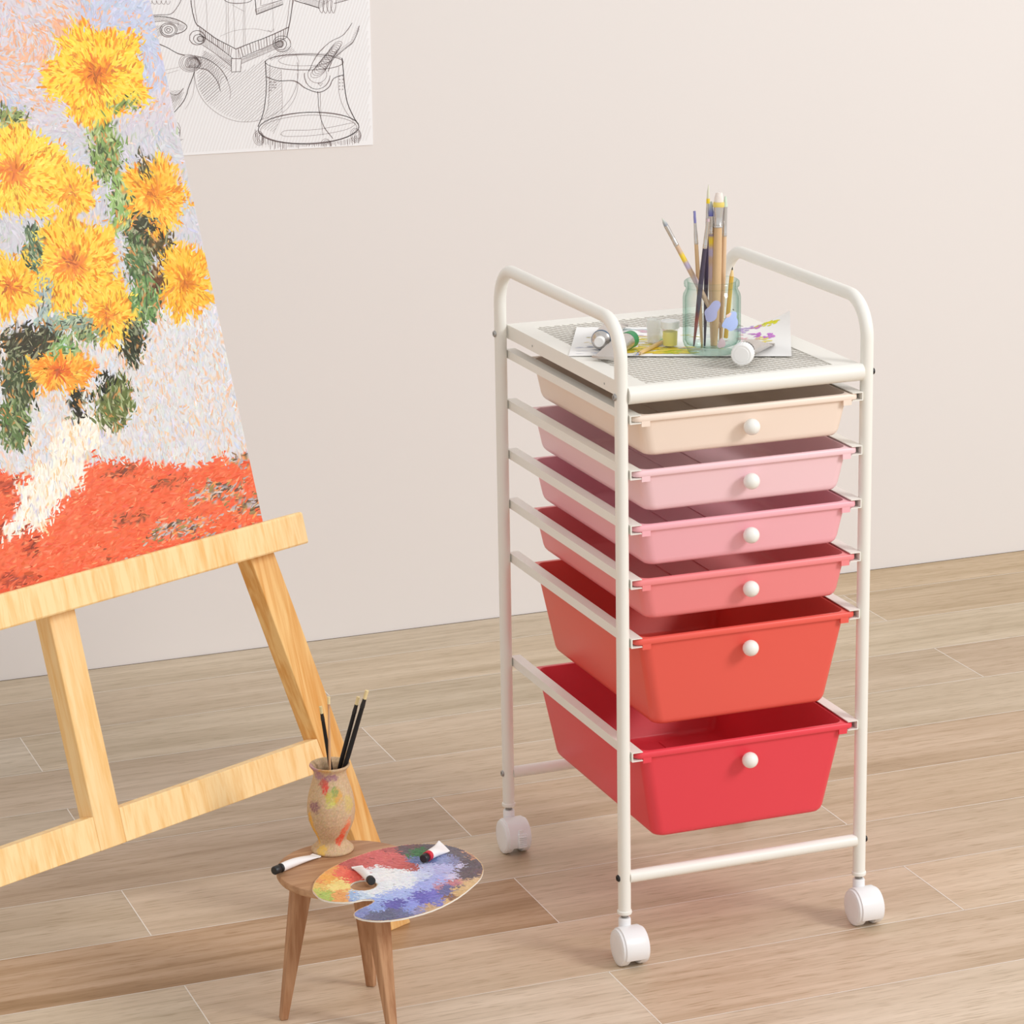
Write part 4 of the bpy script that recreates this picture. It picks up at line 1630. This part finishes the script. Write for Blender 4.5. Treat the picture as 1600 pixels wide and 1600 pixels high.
WHITE_TUBE = plain('white_tube', (246, 244, 244), 0.4, 0, 0.02)
RED_SH = plain('red_paint', (206, 40, 60), 0.4, 0, 0.05)
SILVER = plain('silver_foil', (205, 200, 196), 0.26, 0.85, 0.08, 60)
CAP_WHITE = plain('ridged_cap_white', (245, 245, 244), 0.35, 0, 0.01)
BLUE_SH = plain('blue_label_metal', (70, 100, 130), 0.4, 0.2, 0.4, 400)
GREEN_SH = plain('green_label', (52, 150, 92), 0.4, 0, 0.3, 600)
DARK_SH = plain('black_label', (44, 40, 40), 0.4, 0, 0.3, 300)
RED_LB = plain('red_label', (176, 60, 70), 0.5, 0, 0.3, 300)
TG = 'paint tubes on the stool and palette'
zp = HZ + 0.0003 + PT + 0.0007
p0, p1 = on_z(428, 1362, HZ + 0.0045), on_z(495, 1337, HZ + 0.001)
paint_tube('white paint tube with black cap lying on the bare stool seat', TG, p0, p1, HZ + 0.0002, 0.0050, 0.0049, 0.0085, WHITE_TUBE, BLACK_PLASTIC, BLACK_PLASTIC, tailw=1.25, sh_l=0.004)
p0, p1 = on_z(400 + 762 / 4.21, 1280 + 415 / 4.21, zp + 0.004), on_z(400 + 664 / 4.21, 1280 + 318 / 4.21, zp)
paint_tube('white paint tube with black cap over the palette thumb hole', TG, p0, p1, zp, 0.0046, 0.0048, 0.0075, WHITE_TUBE, WHITE_TUBE, BLACK_PLASTIC, tailw=1.4)
p0, p1 = on_z(400 + 1100 / 4.21, 1280 + 272 / 4.21, zp + 0.004), on_z(400 + 1240 / 4.21, 1280 + 204 / 4.21, zp)
paint_tube('white paint tube with red shoulder lying on the palette green', TG, p0, p1, zp, 0.0056, 0.0050, 0.0075, WHITE_TUBE, RED_SH, BLACK_PLASTIC, crimp=False, twist=-0.62, tailw=1.6, sh_l=0.006, neck=0.8)

# ================================================================== THINGS ON THE CART SHELF
ZT = ZS + 0.0001
# painted sheet
pA = Vector((0.0075, 0.178, 0))
ex = Vector((0.2378, -0.112, 0))
PLX = ex.length
ex.normalize()
ey = Vector((-ex.y, ex.x, 0))
PLY = 0.168


def sheet(a, b, h):
    z = ZT + 0.0006
    if a > 0.195:
        k = (a - 0.195) / (PLX - 0.195)
        z += 0.021 * k * k * (b / PLY) ** 1.3 + 0.002 * k * (1 - b / PLY) * 0
    z += 0.0012 * math.sin(math.pi * min(1, a / 0.09)) * (1 - b / PLY) * 0.5 + h
    return pA + ex * a + ey * b + Vector((0, 0, z))


m = MB()
NX, NY = 44, 24
for hh, mi in ((0.0, 0), (0.00045, 0)):
    g = [[m.vert(sheet(PLX * i / NX, PLY * j / NY, hh)) for i in range(NX + 1)] for j in range(NY + 1)]
    for j in range(NY):
        for i in range(NX):
            q = (g[j][i], g[j][i + 1], g[j + 1][i + 1], g[j + 1][i])
            m.face(q if hh else q[::-1], 0)
    if not hh:
        g0 = g
for j in range(NY):
    m.face((g0[j][0], g[j][0], g[j + 1][0], g0[j + 1][0]), 0)
    m.face((g0[j][NX], g0[j + 1][NX], g[j + 1][NX], g[j][NX]), 0)
for i in range(NX):
    m.face((g0[0][i], g0[0][i + 1], g[0][i + 1], g[0][i]), 0)
    m.face((g0[NY][i], g[NY][i], g[NY][i + 1], g0[NY][i + 1]), 0)
srng = random.Random(4)


def sheet_ab(u, v):
    P = on_z(u, v, ZT + 0.0006)
    q = P - pA
    return q.dot(ex), q.dot(ey)


def dabs(n, u, v, su, sv, cols, L=(0.006, 0.014), w=(0.0015, 0.004), ang=0.0, sa=0.25, raw=None):
    for _ in range(n):
        if raw:
            a, b = raw[0] + srng.gauss(0, su), raw[1] + srng.gauss(0, sv)
        else:
            a, b = sheet_ab(u + srng.uniform(-su, su), v + srng.uniform(-sv, sv))
        l = srng.uniform(*L)
        if not (l / 2 + 0.003 < a < PLX - l / 2 - 0.003 and l / 2 + 0.003 < b < PLY - l / 2 - 0.003):
            continue
        stroke(m, sheet, a, b, ang + srng.gauss(0, sa), l, srng.uniform(*w), srng.choice(cols), srng.uniform(0.0006, 0.0009), srng, srng.uniform(-0.3, 0.3), mi=1)


YEL = ((255, 226, 76), (250, 218, 64), (255, 236, 120))
dabs(90, 1030, 548, 52, 5, YEL, (0.012, 0.024), (0.003, 0.006))
dabs(26, 1052, 549, 14, 4, ((206, 214, 60), (190, 204, 70)), (0.008, 0.016), (0.003, 0.006))
dabs(40, 1012, 535, 26, 10, ((248, 232, 140), (244, 222, 90)), (0.010, 0.02), (0.002, 0.005))
dabs(30, 1020, 522, 26, 8, ((246, 200, 214), (238, 190, 210), (214, 214, 214)), (0.008, 0.018), (0.001, 0.003))
dabs(60, 1010, 512, 44, 4, ((196, 214, 220), (206, 222, 224)), (0.014, 0.024), (0.004, 0.008))
dabs(14, 940, 537, 24, 10, ((244, 222, 120), (190, 196, 220)), (0.006, 0.014), (0.001, 0.002))
dabs(22, 928, 548, 28, 9, ((206, 210, 222), (170, 180, 214)), (0.006, 0.014), (0.0006, 0.0014))
dabs(20, 1100, 535, 34, 12, ((206, 206, 230), (244, 222, 120), (236, 200, 200)), (0.008, 0.016), (0.002, 0.004))
for (a, b, c, n, s) in ((0.205, 0.150, (200, 178, 224), 26, 0.006), (0.222, 0.156, (206, 130, 200), 8, 0.004), (0.240, 0.158, (238, 232, 40), 22, 0.005), (0.228, 0.160, (214, 214, 60), 10, 0.004),
                        (0.222, 0.112, (206, 120, 214), 12, 0.004), (0.236, 0.092, (212, 132, 220), 12, 0.004), (0.228, 0.076, (240, 226, 120), 10, 0.006), (0.216, 0.080, (226, 196, 170), 10, 0.007), (0.205, 0.098, (240, 200, 206), 10, 0.007)):
    dabs(n, 0, 0, s * 0.9, s * 1.3, (c,), (0.005, 0.011), (0.003, 0.006), raw=(a, b), ang=1.2, sa=0.8)
m_sheet = m
sheet_o = m.build('painted_sheet', [PAPER, VCOL], smooth=30, colors=True)
tag(sheet_o, 'white paper sheet with watercolour daubs lying on the cart top', 'paper')

# jar with brushes
jp = on_z(1112, 551.5, ZT)
JZ = ZT + 0.0019
JR = 0.0343
m = MB()
jprof = [(0.0005, 0.0022), (0.020, 0.0018), (0.0245, 0.0002), (0.0275, 0.0002), (0.0290, 0.0025), (0.0295, 0.0050), (0.0328, 0.0085), (0.0343, 0.0135), (0.0343, 0.0655), (0.0336, 0.0700), (0.0312, 0.0745), (0.0306, 0.0765), (0.0310, 0.0785), (0.0326, 0.0795), (0.0329, 0.0820), (0.0326, 0.0848), (0.0310, 0.0862),
         (0.0296, 0.0860), (0.0288, 0.0845), (0.0286, 0.0760), (0.0296, 0.0720), (0.0316, 0.0670), (0.0319, 0.0640), (0.0319, 0.0150), (0.0300, 0.0105), (0.0250, 0.0085), (0.0005, 0.0080)]
m.lathe(jprof, 72, cap0=True, cap1=True)
def thin_glass(name, face_rgb, edge_rgb):
    """clear thin-walled glass: fresnel reflections over a see-through wall, greener along grazing edges"""
    mt, nt, b = new_mat(name)
    nt.nodes.remove(b)
    lw = nt.nodes.new('ShaderNodeLayerWeight')
    lw.inputs['Blend'].default_value = 0.5
    mx = nt.nodes.new('ShaderNodeMix')
    mx.data_type = 'RGBA'
    mx.inputs[6].default_value = lin(face_rgb)
    mx.inputs[7].default_value = lin(edge_rgb)
    p3 = nt.nodes.new('ShaderNodeMath')
    p3.operation = 'POWER'
    p3.inputs[1].default_value = 2.2
    nt.links.new(lw.outputs['Facing'], p3.inputs[0])
    nt.links.new(p3.outputs[0], mx.inputs[0])
    tr = nt.nodes.new('ShaderNodeBsdfTransparent')
    nt.links.new(mx.outputs[2], tr.inputs[0])
    gl = nt.nodes.new('ShaderNodeBsdfGlossy')
    gl.inputs['Roughness'].default_value = 0.02
    pw = nt.nodes.new('ShaderNodeMath')
    pw.operation = 'POWER'
    pw.inputs[1].default_value = 5.0
    l2 = nt.nodes.new('ShaderNodeLayerWeight')
    l2.inputs['Blend'].default_value = 0.5
    nt.links.new(l2.outputs['Facing'], pw.inputs[0])
    fr = nt.nodes.new('ShaderNodeMath')
    fr.operation = 'MULTIPLY_ADD'
    fr.inputs[1].default_value = 0.6
    fr.inputs[2].default_value = 0.035
    nt.links.new(pw.outputs[0], fr.inputs[0])
    ms = nt.nodes.new('ShaderNodeMixShader')
    nt.links.new(fr.outputs[0], ms.inputs[0])
    nt.links.new(tr.outputs[0], ms.inputs[1])
    nt.links.new(gl.outputs[0], ms.inputs[2])
    nt.links.new(ms.outputs[0], nt.nodes['Material Output'].inputs[0])
    return mt


JGL = thin_glass('jar_glass', (252, 254, 253), (178, 214, 202))
jar = m.build('glass_jar', JGL, smooth=50, matrix=Matrix.Translation((jp.x, jp.y, JZ)))
tag(jar, 'clear greenish glass jar full of brushes on the cart top', 'jar')
jva = math.atan2(CAM.y - jp.y, CAM.x - jp.x)


def stain(da, z, ra, rz, rgb, seed):
    m = MB()
    rr = random.Random(seed)
    n = 26
    ph = [rr.uniform(0, 6) for _ in range(3)]
    cen = None
    rings_ = []
    for q in (0.35, 0.7, 1.0):
        lp = []
        for k in range(n):
            a = 2 * math.pi * k / n
            e = q * (1 + 0.16 * math.sin(2 * a + ph[0]) + 0.12 * math.sin(3 * a + ph[1]) + 0.06 * math.sin(5 * a + ph[2]))
            th = jva + da + ra * e * math.cos(a)
            lp.append(Vector(((JR + 0.0002) * math.cos(th), (JR + 0.0002) * math.sin(th), z + rz * e * math.sin(a) + 0.35 * rz * e * math.cos(a))))
        rings_.append(lp)
    outer2 = [Vector((p.x * 1.014, p.y * 1.014, p.z)) for p in rings_[1]]
    m.rings([rings_[2], [Vector((p.x * 1.008, p.y * 1.008, p.z)) for p in rings_[2]], outer2, [Vector((p.x * 1.017, p.y * 1.017, p.z)) for p in rings_[0]]], True, True, True)
    m.build('paint_stain', plain('jar_stain', rgb, 0.5, 0, 0.03), parent=jar)


stain(0.74, 0.041, 0.36, 0.0105, (176, 194, 240), 5)
stain(0.02, 0.055, 0.27, 0.0105, (176, 182, 222), 2)
stain(0.62, 0.049, 0.10, 0.0030, (232, 206, 200), 8)
stain(0.34, 0.0165, 0.13, 0.006, (206, 186, 190), 11)

JG = 'brushes in the glass jar'
J0 = Vector((jp.x, jp.y, JZ))
LW = (218, 184, 142)
LIL = (198, 186, 214)
YL = (244, 214, 70)
NAVY = (74, 66, 92)


def JP(u, v, off=0.0):
    return at_depth(u, v, J0, off)


brush('paint_brush', JP(1034.5, 341, -0.002), JP(1126, 512, 0.002), 'brush leaning far left out of the glass jar, yellow stain on handle', JG, 0.0029, 0.010, 0.026, (226, 230, 214), (216, 186, 158), None, 1.0,
      stains=((0.010, 0.024, YL), (0.022, 0.034, LIL), (0.040, 0.060, (214, 196, 200))), tipfrac=0.05, endr=0.8, bcol2=(150, 156, 170))
brush('paint_brush', JP(1085, 330, 0.006), JP(1097, 543, 0.004), 'slim brush with flat violet tip, second from left in the jar', JG, 0.0024, 0.014, 0.024, (140, 140, 198), LW, None, 1.0, tipfrac=0.9, br=0.0017, endr=0.5)
brush('paint_brush', JP(1107, 289, 0.014), JP(1101, 541, 0.012), 'tallest navy-handled brush with a yellow ring in the jar', JG, 0.0024, 0.016, 0.026, (226, 226, 206), NAVY, None, 1.0, tipfrac=0.2, br=0.0020, ring=(246, 214, 50))
brush('paint_brush', JP(1106.5, 342, -0.010), JP(1084, 541, -0.006), 'dark purple brush with bare pale ferrule standing in front in the jar', JG, 0.0027, 0.003, 0.031, (214, 190, 196), (82, 74, 92), None, 1.0, stains=((0.075, 0.12, (150, 84, 80)),), tipfrac=0.8, br=0.0021, endr=0.35)
brush('paint_brush', JP(1111, 315, 0.0), JP(1113, 541, 0.0), 'brush with green and blue tip and lilac-stained handle in the jar', JG, 0.0033, 0.017, 0.020, (206, 222, 206), (214, 182, 152), None, 1.0, stains=((0.001, 0.005, (150, 140, 170)), (0.003, 0.016, YL), (0.016, 0.030, LIL), (0.034, 0.060, (208, 184, 190))), tipfrac=0.35, bcol2=(96, 98, 178), endr=0.6)
brush('paint_brush', JP(1123.5, 301, -0.003), JP(1117, 541, -0.002), 'widest brush with flat white bristles and thick wooden handle in the jar', JG, 0.0050, 0.011, 0.029, (244, 234, 228), LW, None, 1.2, tipfrac=0.65, endr=0.5, br=0.0052, ring=(238, 216, 120))
brush('paint_brush', JP(1133.5, 307, 0.008), JP(1126, 541, 0.006), 'rightmost tall brush with pale green bristles in the jar', JG, 0.0031, 0.012, 0.034, (210, 230, 212), (222, 190, 154), None, 1.0, tipfrac=0.4, br=0.0029, endr=0.6)
# pencil
tip, bot = JP(1144.5, 417, -0.004), JP(1134, 528, -0.002)
R = axis_frame(bot, tip, RGT)
pen = empty('pencil', bot, R)
tag(pen, 'short yellow pencil with sharpened point at right side of the jar', 'pencil')
L = (tip - bot).length
m = MB()
m.lathe([(0.0024, 0), (0.0026, 0.0004), (0.0026, L - 0.011)], 6)
m.build('shaft', plain('pencil_yellow', (228, 184, 78), 0.4, 0, 0.04), parent=pen, smooth=20)
m = MB()
m.lathe([(0.0026, L - 0.011), (0.0011, L - 0.0035)], 18)
m.build('sharpened_wood', plain('pencil_wood', (238, 208, 150), 0.6, 0, 0.05), parent=pen)
m = MB()
m.lathe([(0.0011, L - 0.0035), (0.0002, L)], 12)
m.build('graphite_point', BLACK_PLASTIC, parent=pen)

# paint tubes on the cart
CG = 'paint tubes on the cart top'
zs = ZT + 0.0021
paint_tube('silver paint tube with blue ring and small white cap on the sheet', CG, on_z(936, 539, zs + 0.009), on_z(966, 512, zs), zs + 0.0012, 0.0108, 0.0062, 0.0095, SILVER, SILVER, CAP_WHITE, tailw=1.15, crimp=True, neck=0.42, band=0.004, bandr=1.09, label_mat=BLUE_SH, sh_l=0.006)
t2 = paint_tube('silver paint tube with green band behind the front-left handle', CG, on_z(990, 532, zs + 0.008), on_z(943, 563, zs), zs + 0.0010, 0.0098, 0.0045, 0.004, SILVER, SILVER, plain('yellow_paint_blob', (240, 200, 60), 0.4, 0, 0.05), tailw=1.5, neck=0.45, band=0.012, bandr=1.07, label_mat=GREEN_SH, sh_l=0.004)
paint_tube('crumpled silver paint tube with large white ridged cap beside the jar', CG, on_z(1158.5, 562, ZT + 0.011), on_z(1190, 539, ZT + 0.004), ZT + 0.0034, 0.0105, 0.0130, 0.0125, SILVER, DARK_SH, CAP_WHITE, tailw=1.5, neck=0.85, ridges=26, band=0.006, label_mat=DARK_SH, sh_l=0.005)


# little pots
def pot(label, u, v, r, h, body_mat, fill=None, lid=False):
    P = on_z(u, v, zs)
    root = empty('paint_pot', (P.x, P.y, zs))
    tag(root, label, 'paint pot', 'small plastic paint pots on the cart top')
    m = MB()
    hb = h * (0.70 if lid else 1.0)
    m.lathe([(0.0004, 0.0), (r * 0.88, 0.0), (r * 0.92, 0.0006), (r, hb), (r * 0.94, hb), (r * 0.86, 0.0014), (0.0004, 0.0012)], 36)
    m.build('pot_body', body_mat, parent=root)
    if fill:
        m = MB()
        m.lathe([(0.0004, 0.0015), (r * 0.83, 0.0016), (r * 0.88, hb * 0.82), (r * 0.5, hb * 0.86), (0.0004, hb * 0.84)], 30)
        m.build('paint_fill', fill, parent=root)
    if lid:
        m = MB()
        loops = []
        n = 56
        for rr, z in ((r * 1.06, hb + 0.0002), (r * 1.12, hb + 0.0006), (r * 1.12, h - 0.0008), (r * 1.04, h), (r * 0.9, h), (r * 0.88, h - 0.0006)):
            loops.append([Vector((rr * (1 + (0.012 if k % 2 else -0.012)) * math.cos(2 * math.pi * k / n), rr * (1 + (0.012 if k % 2 else -0.012)) * math.sin(2 * math.pi * k / n), z)) for k in range(n)])
        m.rings(loops)
        m.build('lid', CAP_WHITE, parent=root)
    return root


TRANSL = plastic('frosted_plastic', (248, 248, 246), 0.5)
CLEARISH = clear('clear_pot', (250, 250, 248), 0.13, 0.15)[0]
pot('frosted empty paint pot without a lid on the painted sheet', 1023, 535, 0.0098, 0.0285, clear('frosted_pot', (250, 250, 249), 0.42, 0.3)[0])
pot('small paint pot of yellow with ridged white lid beside the jar', 1047, 541, 0.0100, 0.0315, CLEARISH, plain('yellow_paint', (246, 236, 104), 0.5, 0, 0.05), True)
P = on_z(1027, 531.5, zs)
m = MB()
m.sphere((0, 0, 0.0016), 0.0075, 24, 10, 0, (1.15, 1.0, 0.35))
gb = m.build('paint_blob', plain('green_paint', (120, 190, 110), 0.35, 0, 0.05), matrix=Matrix.Translation((P.x + 0.004, P.y - 0.018, zs + 0.001)))
tag(gb, 'blob of light green paint on the sheet beside the frosted pot', 'paint')
# small brush lying on the sheet
a, b = on_z(993, 555.5, zs + 0.0015), on_z(1036, 534, zs + 0.002)
brush('paint_brush', (a.x, a.y, zs + 0.0020), (b.x, b.y, zs + 0.0024), 'small wooden brush lying on the painted sheet before the yellow pot', 'brush on the sheet', 0.0022, 0.008, 0.006, (150, 160, 200), (226, 190, 130), plain('wood_ferrule', (216, 186, 140), 0.4, 0.1, 0.05), 1.0, tipfrac=0.2, br=0.0012, endr=1.0)
